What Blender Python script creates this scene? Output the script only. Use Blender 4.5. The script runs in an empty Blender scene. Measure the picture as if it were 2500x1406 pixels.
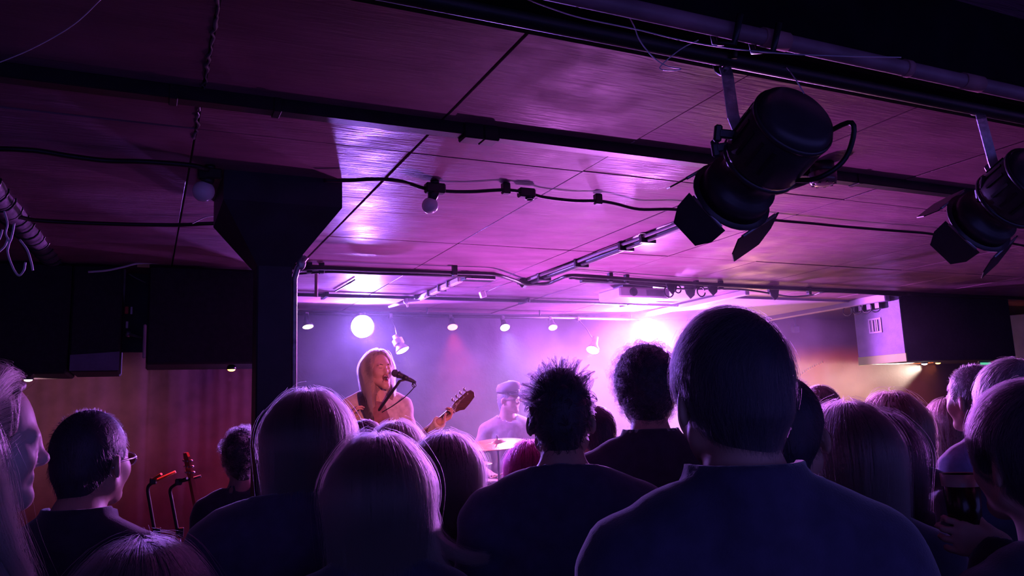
import bpy, bmesh, math, random
import numpy as np
from mathutils import Vector, Matrix
random.seed(7); rng = np.random.default_rng(7)
PI = math.pi
scn = bpy.context.scene
COL = scn.collection

# ------------------------------------------------------------------ camera
FPX, CZ = 1900.0, 1.62
yaw, pit, rol = (math.radians(a) for a in (25.37, 8.99, -2.23))
_cy, _sy, _cp, _sp = math.cos(yaw), math.sin(yaw), math.cos(pit), math.sin(pit)
CF = np.array([_sy*_cp, _cy*_cp, _sp]); _r0 = np.array([_cy, -_sy, 0.0]); _u0 = np.cross(_r0, CF)
CR = math.cos(rol)*_r0 + math.sin(rol)*_u0
CU = -math.sin(rol)*_r0 + math.cos(rol)*_u0
CC = np.array([0.0, 0.0, CZ])
camd = bpy.data.cameras.new('camera'); cam = bpy.data.objects.new('camera', camd); COL.objects.link(cam)
camd.sensor_width = 36.0; camd.lens = FPX/2500*36.0; camd.clip_start = 0.02
cam.matrix_world = Matrix(((CR[0], CU[0], -CF[0], 0), (CR[1], CU[1], -CF[1], 0), (CR[2], CU[2], -CF[2], CZ), (0, 0, 0, 1)))
scn.camera = cam
def ray(x, y): return CF + CR*(x-1250)/FPX - CU*(y-703)/FPX
def atz(x, y, z): d = ray(x, y); return CC + d*(z-CZ)/d[2]
def aty(x, y, Y): d = ray(x, y); return CC + d*Y/d[1]
def atx(x, y, X): d = ray(x, y); return CC + d*X/d[0]
def dep(x, y, t): return CC + ray(x, y)*t

# ------------------------------------------------------------------ world, exposure
w = bpy.data.worlds.new('world'); scn.world = w; w.use_nodes = True
w.node_tree.nodes['Background'].inputs[0].default_value = (0.20, 0.17, 1.0, 1)
w.node_tree.nodes['Background'].inputs[1].default_value = 0.46
scn.view_settings.view_transform = 'Standard'; scn.view_settings.look = 'None'
scn.view_settings.gamma = 1.0; scn.view_settings.use_curve_mapping = False
scn.view_settings.exposure = 0.2
scn.cycles.use_denoising = True
scn.cycles.max_bounces = 4; scn.cycles.diffuse_bounces = 2; scn.cycles.glossy_bounces = 2
scn.cycles.transmission_bounces = 4; scn.cycles.volume_bounces = 0; scn.cycles.transparent_max_bounces = 8
scn.cycles.sample_clamp_indirect = 4.0
scn.cycles.use_adaptive_sampling = True; scn.cycles.adaptive_threshold = 0.05; scn.cycles.adaptive_min_samples = 16
scn.cycles.caustics_reflective = False; scn.cycles.caustics_refractive = False
scn.cycles.volume_step_rate = 3.0; scn.cycles.volume_max_steps = 96

def light(name, kind, loc, energy, color, target=None, size=0.05, angle=60, blend=0.5):
    d = bpy.data.lights.new(name, kind); o = bpy.data.objects.new(name, d); COL.objects.link(o)
    o.location = loc; d.energy = energy; d.color = color
    if kind == 'SPOT':
        d.spot_size = math.radians(angle); d.spot_blend = blend; d.shadow_soft_size = size
    elif kind == 'POINT': d.shadow_soft_size = size
    if target is not None:
        v = Vector(target) - Vector(loc); o.rotation_euler = v.to_track_quat('-Z', 'Y').to_euler()
    return o

# ------------------------------------------------------------------ materials
MATS = {}
def mat(name, col, rough=0.6, metal=0.0, var=0.15, scale=6.0, bump=0.0, bscale=40.0, stretch=(1, 1, 1), spec=0.5, coat=0.0, sheen=0.0):
    if name in MATS: return MATS[name]
    m = bpy.data.materials.new(name); m.use_nodes = True; nt = m.node_tree; N = nt.nodes; L = nt.links
    b = N['Principled BSDF']
    tc = N.new('ShaderNodeTexCoord'); mp = N.new('ShaderNodeMapping'); mp.inputs['Scale'].default_value = stretch
    L.new(tc.outputs['Object'], mp.inputs['Vector'])
    n = N.new('ShaderNodeTexNoise'); n.inputs['Scale'].default_value = scale; n.inputs['Detail'].default_value = 5
    L.new(mp.outputs[0], n.inputs['Vector'])
    r = N.new('ShaderNodeValToRGB'); r.color_ramp.elements[0].position = 0.3; r.color_ramp.elements[1].position = 0.7
    r.color_ramp.elements[0].color = tuple(c*(1-var) for c in col)+(1,)
    r.color_ramp.elements[1].color = tuple(min(1, c*(1+var)) for c in col)+(1,)
    L.new(n.outputs['Fac'], r.inputs[0]); L.new(r.outputs[0], b.inputs['Base Color'])
    b.inputs['Roughness'].default_value = rough; b.inputs['Metallic'].default_value = metal
    b.inputs['Specular IOR Level'].default_value = spec
    if coat: b.inputs['Coat Weight'].default_value = coat; b.inputs['Coat Roughness'].default_value = 0.2
    if sheen:
        b.inputs['Sheen Weight'].default_value = sheen; b.inputs['Sheen Roughness'].default_value = 0.4
    if bump:
        n2 = N.new('ShaderNodeTexNoise'); n2.inputs['Scale'].default_value = bscale; n2.inputs['Detail'].default_value = 4
        L.new(mp.outputs[0], n2.inputs['Vector'])
        bp = N.new('ShaderNodeBump'); bp.inputs['Strength'].default_value = bump; bp.inputs['Distance'].default_value = 0.01
        L.new(n2.outputs['Fac'], bp.inputs['Height']); L.new(bp.outputs[0], b.inputs['Normal'])
    MATS[name] = m; return m
def emat(name, col, strength):
    if name in MATS: return MATS[name]
    m = bpy.data.materials.new(name); m.use_nodes = True; nt = m.node_tree
    b = nt.nodes['Principled BSDF']; b.inputs['Base Color'].default_value = (0.8, 0.8, 0.8, 1)
    b.inputs['Emission Color'].default_value = tuple(col)+(1,); b.inputs['Emission Strength'].default_value = strength
    MATS[name] = m; return m
def skinmat(name, col):
    if name in MATS: return MATS[name]
    m = mat(name, col, 0.5, var=0.10, scale=18, bump=0.05, bscale=120)
    b = m.node_tree.nodes['Principled BSDF']
    b.inputs['Subsurface Weight'].default_value = 0.0; b.inputs['Subsurface Radius'].default_value = (0.02, 0.008, 0.004)
    b.inputs['Subsurface Scale'].default_value = 0.4
    return m
def hairmat(name, mel, red=0.4, tint=None, rough=0.35):
    if name in MATS: return MATS[name]
    m = bpy.data.materials.new(name); m.use_nodes = True; nt = m.node_tree; nt.nodes.clear()
    o = nt.nodes.new('ShaderNodeOutputMaterial'); h = nt.nodes.new('ShaderNodeBsdfHairPrincipled')
    if tint is None:
        h.parametrization = 'MELANIN'; h.inputs['Melanin'].default_value = mel; h.inputs['Melanin Redness'].default_value = red
    else:
        h.parametrization = 'COLOR'; h.inputs['Color'].default_value = tuple(tint)+(1,)
    h.inputs['Roughness'].default_value = rough; h.inputs['Radial Roughness'].default_value = 0.4
    if 'Random Color' in h.inputs: h.inputs['Random Color'].default_value = 0.15
    if 'Random Roughness' in h.inputs: h.inputs['Random Roughness'].default_value = 0.2
    nt.links.new(h.outputs[0], o.inputs['Surface'])
    MATS[name] = m; return m

# ------------------------------------------------------------------ things and parts
def tag(o, label=None, cat=None, group=None, kind=None):
    if label: o['label'] = label
    if cat: o['category'] = cat
    if group: o['group'] = group
    if kind: o['kind'] = kind
    return o
def thing(name, label, cat, loc=(0, 0, 0), rotz=0.0, group=None):
    o = bpy.data.objects.new(name, None); COL.objects.link(o)
    o.empty_display_size = 0.05
    o.location = tuple(float(c) for c in loc); o.rotation_euler = (0, 0, rotz)
    return tag(o, label, cat, group)
def origin_of(p):
    v = np.zeros(3)
    while p is not None:
        v = v + np.array(p.location); p = p.parent
    return v
def newobj(name, me, material, parent=None):
    o = bpy.data.objects.new(name, me); COL.objects.link(o)
    if material is not None and len(me.materials) == 0: me.materials.append(material)
    if parent is not None: o.parent = parent
    return o
def basis(d, up=(0, 0, 1)):
    d = np.array(d, float); d /= np.linalg.norm(d); up = np.array(up, float)
    if abs(d@up) > 0.98: up = np.array([1.0, 0, 0])
    a = np.cross(up, d); a /= np.linalg.norm(a); b = np.cross(d, a)
    return a, b, d
class MB:
    def __init__(s): s.v = []; s.f = []; s.sm = []
    def add(s, vs, fs, smooth=False):
        n = len(s.v); s.v += [tuple(float(c) for c in v) for v in vs]
        s.f += [tuple(i+n for i in f) for f in fs]; s.sm += [smooth]*len(fs); return s
    def box(s, lo, hi, ax=None, at=(0, 0, 0), bev=0.0):
        (x0, y0, z0), (x1, y1, z1) = lo, hi
        if bev > 0:
            b = bev; vs = []; idx = {}
            for i, x in enumerate((x0, x1)):
                for j, y in enumerate((y0, y1)):
                    for k, z in enumerate((z0, z1)):
                        sx, sy, sz = (1, -1)[i], (1, -1)[j], (1, -1)[k]
                        idx[i, j, k] = len(vs)
                        vs += [(x, y+sy*b, z+sz*b), (x+sx*b, y, z+sz*b), (x+sx*b, y+sy*b, z)]
            fs = []
            q = lambda ax_, s_, l: [idx[c]+ax_ for c in l]
            for i in (0, 1):
                fs.append(q(0, i, [(i, 0, 0), (i, 1, 0), (i, 1, 1), (i, 0, 1)] if i else [(i, 0, 0), (i, 0, 1), (i, 1, 1), (i, 1, 0)]))
                fs.append(q(1, i, [(0, i, 0), (0, i, 1), (1, i, 1), (1, i, 0)] if i else [(0, i, 0), (1, i, 0), (1, i, 1), (0, i, 1)]))
                fs.append(q(2, i, [(0, 0, i), (1, 0, i), (1, 1, i), (0, 1, i)] if i else [(0, 0, i), (0, 1, i), (1, 1, i), (1, 0, i)]))
            for a in (0, 1):
                for c in (0, 1):
                    fs.append([idx[a, c, 0]+0, idx[a, c, 1]+0, idx[a, c, 1]+1, idx[a, c, 0]+1])
                    fs.append([idx[a, 0, c]+0, idx[a, 1, c]+0, idx[a, 1, c]+2, idx[a, 0, c]+2])
                    fs.append([idx[0, a, c]+1, idx[1, a, c]+1, idx[1, a, c]+2, idx[0, a, c]+2])
            for c in idx.values(): fs.append([c, c+1, c+2])
        else:
            vs = [(x0, y0, z0), (x1, y0, z0), (x1, y1, z0), (x0, y1, z0), (x0, y0, z1), (x1, y0, z1), (x1, y1, z1), (x0, y1, z1)]
            fs = [(0, 3, 2, 1), (4, 5, 6, 7), (0, 1, 5, 4), (1, 2, 6, 5), (2, 3, 7, 6), (3, 0, 4, 7)]
        if ax is not None:
            A = np.array(ax).T; vs = [A@np.array(v)+np.array(at) for v in vs]
        elif tuple(at) != (0, 0, 0): vs = [np.array(v)+np.array(at) for v in vs]
        return s.add(vs, fs)
    def tube(s, path, r, n=8, caps=True):
        path = [np.array(p, float) for p in path]; rs = r if hasattr(r, '__len__') else [r]*len(path)
        vs = []; fs = []; pa = None
        for i, p in enumerate(path):
            t = path[min(i+1, len(path)-1)]-path[max(i-1, 0)]
            t = t/(np.linalg.norm(t)+1e-12)
            if pa is None: a, b, _ = basis(t)
            else:
                a = pa-t*(pa@t); a /= np.linalg.norm(a)+1e-12; b = np.cross(t, a)
            pa = a
            for k in range(n):
                th = 2*PI*k/n; vs.append(p+rs[i]*(math.cos(th)*a+math.sin(th)*b))
        for i in range(len(path)-1):
            for k in range(n): fs.append((i*n+k, i*n+(k+1) % n, (i+1)*n+(k+1) % n, (i+1)*n+k))
        s.add(vs, fs, True)
        if caps:
            m = len(path)-1
            s.add([vs[k] for k in range(n)], [tuple(reversed(range(n)))]); s.add([vs[m*n+k] for k in range(n)], [tuple(range(n))])
        return s
    def cyl(s, a, b, r0, r1=None, n=16): return s.tube([a, b], [r0, r0 if r1 is None else r1], n)
    def lathe(s, a, d, prof, n=24, up=(0, 0, 1), caps=True):
        x, y, z = basis(d, up); a = np.array(a, float); vs = []; fs = []
        for h, r in prof:
            for k in range(n):
                th = 2*PI*k/n; vs.append(a+z*h+r*(math.cos(th)*x+math.sin(th)*y))
        for i in range(len(prof)-1):
            for k in range(n): fs.append((i*n+k, i*n+(k+1) % n, (i+1)*n+(k+1) % n, (i+1)*n+k))
        s.add(vs, fs, True)
        if caps:
            m = len(prof)-1
            if prof[0][1] > 1e-5: s.add(vs[:n], [tuple(reversed(range(n)))])
            if prof[-1][1] > 1e-5: s.add(vs[m*n:], [tuple(range(n))])
        return s
    def ball(s, c, r, n=14, m=9, ax=None):
        r = np.array(r if hasattr(r, '__len__') else [r]*3, float); vs = []; fs = []
        for i in range(m+1):
            ph = PI*i/m
            for k in range(n):
                th = 2*PI*k/n; q = np.array([math.sin(ph)*math.cos(th), math.sin(ph)*math.sin(th), math.cos(ph)])*r
                if ax is not None: q = np.array(ax).T@q
                vs.append(q+np.array(c))
        for i in range(m):
            for k in range(n): fs.append((i*n+k, (i+1)*n+k, (i+1)*n+(k+1) % n, i*n+(k+1) % n))
        return s.add(vs, fs, True)
    def prism(s, poly, d, th, at=(0, 0, 0), ax=None):
        # poly: list of (u, v) in plane ax[0], ax[1]; extruded along ax[2] by th (centred)
        A = np.array(ax if ax is not None else np.eye(3)); at = np.array(at, float); n = len(poly); vs = []
        for h in (-th/2, th/2):
            for u, v in poly: vs.append(at+A[0]*u+A[1]*v+A[2]*h)
        fs = [tuple(reversed(range(n))), tuple(range(n, 2*n))]+[(k, (k+1) % n, n+(k+1) % n, n+k) for k in range(n)]
        return s.add(vs, fs)
    def mesh(s, name, off=None):
        me = bpy.data.meshes.new(name)
        v = np.array(s.v) - (off if off is not None else 0)
        me.from_pydata(v.tolist(), [], s.f)
        me.polygons.foreach_set('use_smooth', s.sm)
        bm = bmesh.new(); bm.from_mesh(me); bmesh.ops.remove_doubles(bm, verts=bm.verts, dist=1e-6)
        bmesh.ops.recalc_face_normals(bm, faces=bm.faces); bm.to_mesh(me); bm.free()
        return me
    def build(s, name, material, parent=None, local=False):
        off = None if (parent is None or local) else origin_of(parent)
        if parent is None and not local:
            # a thing of one mesh: origin at its base centre
            v = np.array(s.v); c = (v.min(0)+v.max(0))/2; c[2] = v[:, 2].min(); off = c
        o = newobj(name, s.mesh(name, off), material, parent)
        if parent is None and not local: o.location = tuple(off)
        return o
def catmull(pts, n=6):
    pts = [np.array(p, float) for p in pts]; out = []
    P = [2*pts[0]-pts[1]]+pts+[2*pts[-1]-pts[-2]]
    for i in range(1, len(P)-2):
        for k in range(n):
            t = k/n; a, b, c, d = P[i-1], P[i], P[i+1], P[i+2]
            out.append(0.5*((2*b)+(-a+c)*t+(2*a-5*b+4*c-d)*t*t+(-a+3*b-3*c+d)*t**3))
    out.append(pts[-1]); return out
# haze density and the strength of each lamp (watts)
HAZE_D = 0.075
W1, W2, W3, W4, W5, W6, W7, W8, W9 = 400, 1250, 2600, 160, 55, 45, 280, 170, 470
# ------------------------------------------------------------------ the room
H, YB, XR, STZ = 2.62, 7.30, 6.60, 0.35
def ceiling_material():
    m = mat('ceiling_paint', (0.30, 0.15, 0.215), 0.42, var=0.22, scale=2.2, stretch=(1.0, 3.0, 1.0), spec=0.18)
    nt = m.node_tree; N = nt.nodes; L = nt.links; b = N['Principled BSDF']
    tc = N.new('ShaderNodeTexCoord'); geo = N.new('ShaderNodeNewGeometry')
    mp = N.new('ShaderNodeMapping'); mp.inputs['Scale'].default_value = (3.0, 26.0, 3.0); L.new(geo.outputs['Position'], mp.inputs['Vector'])
    n1 = N.new('ShaderNodeTexNoise'); n1.inputs['Scale'].default_value = 2.2; n1.inputs['Detail'].default_value = 6; n1.inputs['Distortion'].default_value = 0.6
    L.new(mp.outputs[0], n1.inputs['Vector'])
    n2 = N.new('ShaderNodeTexNoise'); n2.inputs['Scale'].default_value = 5.0; n2.inputs['Detail'].default_value = 3; L.new(geo.outputs['Position'], n2.inputs['Vector'])
    mx = N.new('ShaderNodeMath'); mx.operation = 'MULTIPLY_ADD'; mx.inputs[1].default_value = 0.6
    L.new(n2.outputs['Fac'], mx.inputs[0]); L.new(n1.outputs['Fac'], mx.inputs[2])
    bp = N.new('ShaderNodeBump'); bp.inputs['Strength'].default_value = 0.30; bp.inputs['Distance'].default_value = 0.012
    L.new(mx.outputs[0], bp.inputs['Height']); L.new(bp.outputs[0], b.inputs['Normal'])
    rr = N.new('ShaderNodeMapRange'); rr.inputs[1].default_value = 0.35; rr.inputs[2].default_value = 0.65; rr.inputs[3].default_value = 0.34; rr.inputs[4].default_value = 0.55
    L.new(n2.outputs['Fac'], rr.inputs[0]); L.new(rr.outputs[0], b.inputs['Roughness'])
    return m
CEIL = ceiling_material()
BLACK = mat('black_paint', (0.026, 0.025, 0.042), 0.5, var=0.3, scale=8, bump=0.1)
BLACKM = mat('black_metal', (0.02, 0.02, 0.024), 0.38, var=0.3, scale=20, bump=0.05, bscale=150)
RUBBER = mat('black_rubber', (0.013, 0.012, 0.014), 0.42, var=0.2)
STEEL = mat('scuffed_steel', (0.42, 0.38, 0.43), 0.4, metal=0.7, var=0.35, scale=30, bump=0.12, bscale=80)
GREY = mat('grey_painted_steel', (0.22, 0.20, 0.23), 0.45, var=0.25, scale=14, bump=0.05)
WHITEP = mat('white_paint', (0.82, 0.79, 0.82), 0.5, var=0.12, scale=5, bump=0.06)
PALE = mat('pale_violet_soffit', (0.34, 0.28, 0.36), 0.55, var=0.12, scale=3, bump=0.05)
WALLM = mat('dark_plum_wall', (0.085, 0.055, 0.085), 0.7, var=0.25, scale=2.5, bump=0.2, bscale=25)
WALLB = mat('black_stage_backdrop', (0.022, 0.018, 0.03), 0.85, var=0.25, scale=2.5, bump=0.2, bscale=25)
BEAMM = mat('matt_black_beam', (0.010, 0.008, 0.013), 0.95, var=0.3, scale=8, spec=0.05)
WALLR = mat('brown_side_wall', (0.30, 0.17, 0.14), 0.75, var=0.2, scale=2.0, bump=0.2, bscale=30)
FLOORM = mat('floor_boards', (0.05, 0.035, 0.03), 0.5, var=0.3, scale=3, bump=0.1, stretch=(1, 6, 1))
CURT = mat('dark_red_curtain', (0.10, 0.042, 0.068), 0.9, var=0.25, scale=5, sheen=0.3)
def struct(name, mb, m, parent=None, label=None):
    o = mb.build(name, m, parent)
    if parent is None: tag(o, label, None, None, 'structure')
    return o
struct('floor', MB().box((-4, -2.5, -0.1), (10.5, YB+0.1, 0)), FLOORM, label='dark boarded floor the audience stands on')
struct('wall_back', MB().box((-4, YB, 0), (6.3, YB+0.12, H+0.1)), WALLB, label='dark plum wall behind the stage')
struct('wall_right', MB().box((6.3, YB, 0), (10.5, YB+0.12, H+0.1)), WALLR, label='brown wall behind the hanging box on the right')
struct('wall_left', MB().box((-4.12, -2.5, 0), (-4, YB, H+0.1)), WALLM, label='dark plum wall on the left')
struct('wall_side', MB().box((10.5, -2.5, 0), (10.62, YB, H+0.1)), WALLM, label='dark wall beyond the alcove')
ceil = struct('ceiling', MB().box((-4, -2.5, H+0.016), (10.5, YB+0.1, H+0.1)), BLACK, label='low ceiling of painted plywood panels')
xs = [0.9+0.768*k for k in range(-7, 13)]; ys = [-1.70, -0.21, 1.27, 2.765, 4.25, 5.74, 7.29]
base = {}
for j in range(len(ys)-1):
    for i in range(len(xs)-1):
        wd, ln = round(xs[i+1]-xs[i], 3), round(ys[j+1]-ys[j], 3)
        cx, cy = (xs[i]+xs[i+1])/2, (ys[j]+ys[j+1])/2
        if cx > 4.9 and cy > 5.8: continue
        if (wd, ln) not in base:
            mb = MB().box((-wd/2+0.0035, -ln/2+0.0035, 0), (wd/2-0.0035, ln/2-0.0035, 0.014), bev=0.002)
            me = mb.mesh('ceiling_panel'); me.materials.append(CEIL); base[wd, ln] = me
        o = bpy.data.objects.new('ceiling_panel', base[wd, ln]); COL.objects.link(o); o.parent = ceil
        o.location = (cx-ceil.location[0], cy-ceil.location[1], H-ceil.location[2]+random.uniform(0, 0.0035))
        o.rotation_euler = (random.uniform(-.0011, .0011), random.uniform(-.0022, .0022), random.uniform(-.001, .001))
# ragged filler in one open joint
mb = MB(); p = []
for k in range(70):
    y = 1.45+k*0.0205; p.append((0.132+random.uniform(-.006, .006), y, H-0.001+random.uniform(-.003, .003)))
mb.tube(p, [random.uniform(.002, .007) for _ in p], 6); mb.build('joint_filler', GREY, ceil)
# soffit at stage left end
struct('trim_1', MB().box((4.90, 5.74, H-0.02), (XR, YB, H+0.01)), PALE, label='pale soffit strip over the right end of the stage')
struct('trim_2', MB().box((4.85, 5.35, H-0.05), (4.90, YB, H), bev=0.006), WHITEP, label='white batten along the edge of the pale soffit')
struct('trim_3', MB().box((XR-0.03, 5.3, H-0.07), (XR+.04, YB, H+.01), bev=0.008), PALE, label='pale cornice along the right edge of the soffit')
# main beam
BZ = 2.42
struct('ceiling_beam', MB().box((-4, 1.19, BZ), (10.5, 1.40, H+0.01), bev=0.006), BEAMM, label='deep black beam crossing the ceiling')
# stage platform with boards
stg = struct('stage_floor', MB().box((-3.9, 3.95, 0), (XR-0.01, YB-0.01, STZ-0.02)), BLACK, label='low black stage platform')
for k in range(11):
    y0 = 3.95+k*0.3045
    MB().box((-3.88, y0+0.002, STZ-0.02), (XR-0.02, y0+0.3025, STZ), bev=0.002).build('plank', FLOORM, stg)
# curtain at stage rear, left wing
def curtain(name, x0, x1, y, z0, z1, label):
    n = int((x1-x0)/0.012); mb = MB(); vs = []; fs = []
    for i in range(n+1):
        x = x0+(x1-x0)*i/n
        yy = y+0.006*math.sin(x*15+1.9*math.sin(x*5))+0.0008*math.sin(x*63)
        vs += [(x, yy, z0), (x, yy*0.995+y*0.005, z1)]
    for i in range(n): fs.append((2*i, 2*i+2, 2*i+3, 2*i+1))
    mb.add(vs, fs, True); o = mb.build(name, CURT)
    mod = o.modifiers.new('thick', 'SOLIDIFY'); mod.thickness = 0.004
    return tag(o, label, 'curtain')
curtain('stage_curtain', -2.6, 1.02, 7.12, STZ+0.01, 2.55, 'dark red pleated curtain behind the guitar stands')

# ------------------------------------------------------------------ haze over the stage
hz = bpy.data.materials.new('stage_haze'); hz.use_nodes = True; nt = hz.node_tree; nt.nodes.clear()
o_ = nt.nodes.new('ShaderNodeOutputMaterial'); vs_ = nt.nodes.new('ShaderNodeVolumeScatter')
vs_.inputs['Color'].default_value = (1, 1, 1, 1); vs_.inputs['Anisotropy'].default_value = 0.5
nt.links.new(vs_.outputs[0], o_.inputs['Volume'])
def _n(t, **kw):
    n = nt.nodes.new(t)
    for k_, v_ in kw.items(): setattr(n, k_, v_)
    return n
def ramp(sock, a, b, lo=0.0, hi=1.0):
    m = _n('ShaderNodeMapRange', interpolation_type='SMOOTHSTEP'); nt.links.new(sock, m.inputs[0])
    for i_, v_ in ((1, a), (2, b), (3, lo), (4, hi)): m.inputs[i_].default_value = v_
    return m.outputs[0]
def mul(a, b):
    m = _n('ShaderNodeMath', operation='MULTIPLY'); nt.links.new(a, m.inputs[0])
    if isinstance(b, float): m.inputs[1].default_value = b
    else: nt.links.new(b, m.inputs[1])
    return m.outputs[0]
gp_ = _n('ShaderNodeNewGeometry'); sx = _n('ShaderNodeSeparateXYZ'); nt.links.new(gp_.outputs['Position'], sx.inputs[0])
ns = _n('ShaderNodeTexNoise'); ns.inputs['Scale'].default_value = 2.6; ns.inputs['Detail'].default_value = 4; ns.inputs['Distortion'].default_value = 1.2
nt.links.new(gp_.outputs['Position'], ns.inputs['Vector'])
den = mul(mul(ramp(sx.outputs[0], 0.9, 3.2, 0.25, 1.0), ramp(sx.outputs[0], 5.2, 6.8, 1.0, 0.18)), mul(ramp(sx.outputs[2], 2.05, 2.55, 1.0, 0.30), ramp(ns.outputs['Fac'], 0.34, 0.66, 0.35, 1.6)))
den = mul(den, ramp(sx.outputs[1], 4.0, 5.6, 0.15, 1.0))
nt.links.new(mul(den, float(HAZE_D)), vs_.inputs['Density'])
hzo = MB().box((0.85, 3.99, STZ+0.005), (10.4, YB-0.02, H-0.004)).build('stage_haze', hz)
tag(hzo, 'purple lit smoke haze hanging over the stage', 'haze', None, 'stuff')

# ------------------------------------------------------------------ column with flared head
ct = thing('column', 'dark square column with a flared head in front of the stage', 'column', (0.47, 3.45, 0))
ct['kind'] = 'structure'
MB().box((0.415, 3.38, 0), (0.56, 3.52, 2.30), bev=0.006).build('shaft', BLACK, ct)
lo = [(0.415, 3.38), (0.56, 3.38), (0.56, 3.52), (0.415, 3.52)]; hi = [(0.26, 3.20), (0.735, 3.20), (0.735, 3.70), (0.26, 3.70)]
vs = [(x, y, 2.27) for x, y in lo]+[(x, y, 2.50) for x, y in hi]+[(x, y, H+0.005) for x, y in hi]
fs = [(0, 3, 2, 1)]+[(k, (k+1) % 4, 4+(k+1) % 4, 4+k) for k in range(4)]+[(4+k, 4+(k+1) % 4, 8+(k+1) % 4, 8+k) for k in range(4)]+[(8, 9, 10, 11)]
MB().add(vs, fs).build('flared_head', BLACK, ct)
p = [(0.572, 3.40, 0.0), (0.572, 3.40, 2.22), (0.585, 3.40, 2.27), (0.62, 3.39, 2.32)]
mb = MB().tube(p, 0.0125, 10); mb.ball((0.60, 3.395, 2.295), (0.02, 0.012, 0.035)); tag(mb.build('corner_conduit', STEEL, ct), 'pale metal conduit down the column corner')

# ------------------------------------------------------------------ hanging boxes left and right of the stage
def bx_corner(mb, x, y, z): mb.box((x-.02, y-.02, z-.02), (x+.02, y+.02, z+.02), bev=.006)
def cabinet(name, label, lo, hi, m, group=None):
    t = thing(name, label, 'box', ((lo[0]+hi[0])/2, (lo[1]+hi[1])/2, lo[2]), 0, group)
    MB().box(lo, hi, bev=0.012).build('cabinet', m, t)
    return t
CABB = mat('black_carpet_box', (0.016, 0.014, 0.022), 0.8, var=0.3, scale=30, bump=0.3, bscale=120)
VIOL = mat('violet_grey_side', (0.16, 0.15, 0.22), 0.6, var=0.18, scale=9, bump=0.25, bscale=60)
YEL = mat('yellow_edge', (0.26, 0.46, 0.03), 0.55, var=0.1)
t = cabinet('hanging_box', 'black hanging box with violet side and yellow bottom edge', (6.68, 5.22, 1.955), (8.36, 5.78, H-0.01), CABB)
sd = MB().box((6.668, 5.225, 2.03), (6.681, 5.775, H-0.02)).build('side_board', VIOL, t); tag(sd, 'violet grey side board')
tag(MB().box((6.666, 5.215, 1.948), (6.684, 5.785, 2.032), bev=.003).build('bottom_edge', YEL, t), 'yellow strip along the bottom')
c = atx(2137, 795, 6.667); 
fr = MB()
for (a, b, e, f) in ((-.075, -.06, -.075, .075), (.06, .075, -.075, .075), (-.06, .06, -.075, -.06), (-.06, .06, .06, .075)):
    fr.box((6.660, c[1]+a, c[2]+e), (6.668, c[1]+b, c[2]+f))
sp_ = fr.build('socket_frame', GREY, t)
MB().box((6.664, c[1]-.06, c[2]-.06), (6.6675, c[1]+.06, c[2]+.06)).build('socket_back', BLACK, sp_)
for k, m_ in ((-.03, WHITEP), (-.012, GREY), (.024, WHITEP)):
    MB().box((6.655, c[1]+k-.006, c[2]-.058), (6.664, c[1]+k+.006, c[2]+.058), bev=.002).build('socket_rib', m_, sp_)
for x in (6.9, 8.1): MB().cyl((x, 5.5, H-0.02), (x, 5.5, H+0.01), 0.02, n=10).build('hanger', BLACKM, t)
# bracket clutter on top of the violet side
br = thing('cable_bracket', 'black bracket with coiled cables on the violet box side', 'bracket', atx(2115, 745, 6.62))
bc = atx(2115, 745, 6.62)
for k in range(4):
    a = bc+np.array([0.0, 0.16-k*0.1, -.02]); MB().box((-.02, -.03, -.035), (.03, .03, .03), at=a, bev=.006).build('bracket_block', BLACKM, br)
for k in range(3):
    pts = [bc+np.array([-.02, .22-k*.12+.06*math.cos(th), -.03+.05*math.sin(th)]) for th in np.linspace(0, 2*PI, 14)]; MB().tube(pts, .006, 6).build('coil', RUBBER, br)
MB().box(bc+np.array([-.01, -.2, .035]), bc+np.array([.05, .22, .055])).build('rail', BLACKM, br)

lb = cabinet('hanging_box', 'wide black hanging box above the blonde woman at the left edge', (-1.75, 5.36, 1.945), (-0.425, 5.95, H-0.01), CABB)
MB().ball((-0.62, 5.40, 1.945), (.03, .03, .018), 10, 6).build('bolt', BLACKM, lb)
nb = cabinet('hanging_box', 'narrow black hanging box with a painted patch of light along its foot', (-0.42, 5.36, 1.955), (-0.145, 5.95, H-0.01), CABB)
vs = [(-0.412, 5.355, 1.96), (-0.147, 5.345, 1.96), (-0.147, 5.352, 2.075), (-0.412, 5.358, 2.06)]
tag(MB().prism([(0, 0), (.265, 0), (.265, .115), (0, .095)], None, .006, at=(-0.412, 5.352, 1.96), ax=[(1, 0, 0), (0, 0, 1), (0, -1, 0)]).build('lit_patch', VIOL, nb), 'painted patch of violet stage light')  # paler plate stands for stage light falling on the box's lower face
rb = cabinet('hanging_box', 'black hanging box between the column and the wiring gap', (0.0, 5.30, 1.99), (0.70, 5.85, H-0.01), CABB)
tag(MB().box((-0.02, 5.30, 2.03), (-0.001, 5.33, 2.24), bev=.006).build('edge_strip', mat('pinkish_edge', (.5, .38, .4), .6), rb), 'pale pinkish edge strip')
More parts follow.
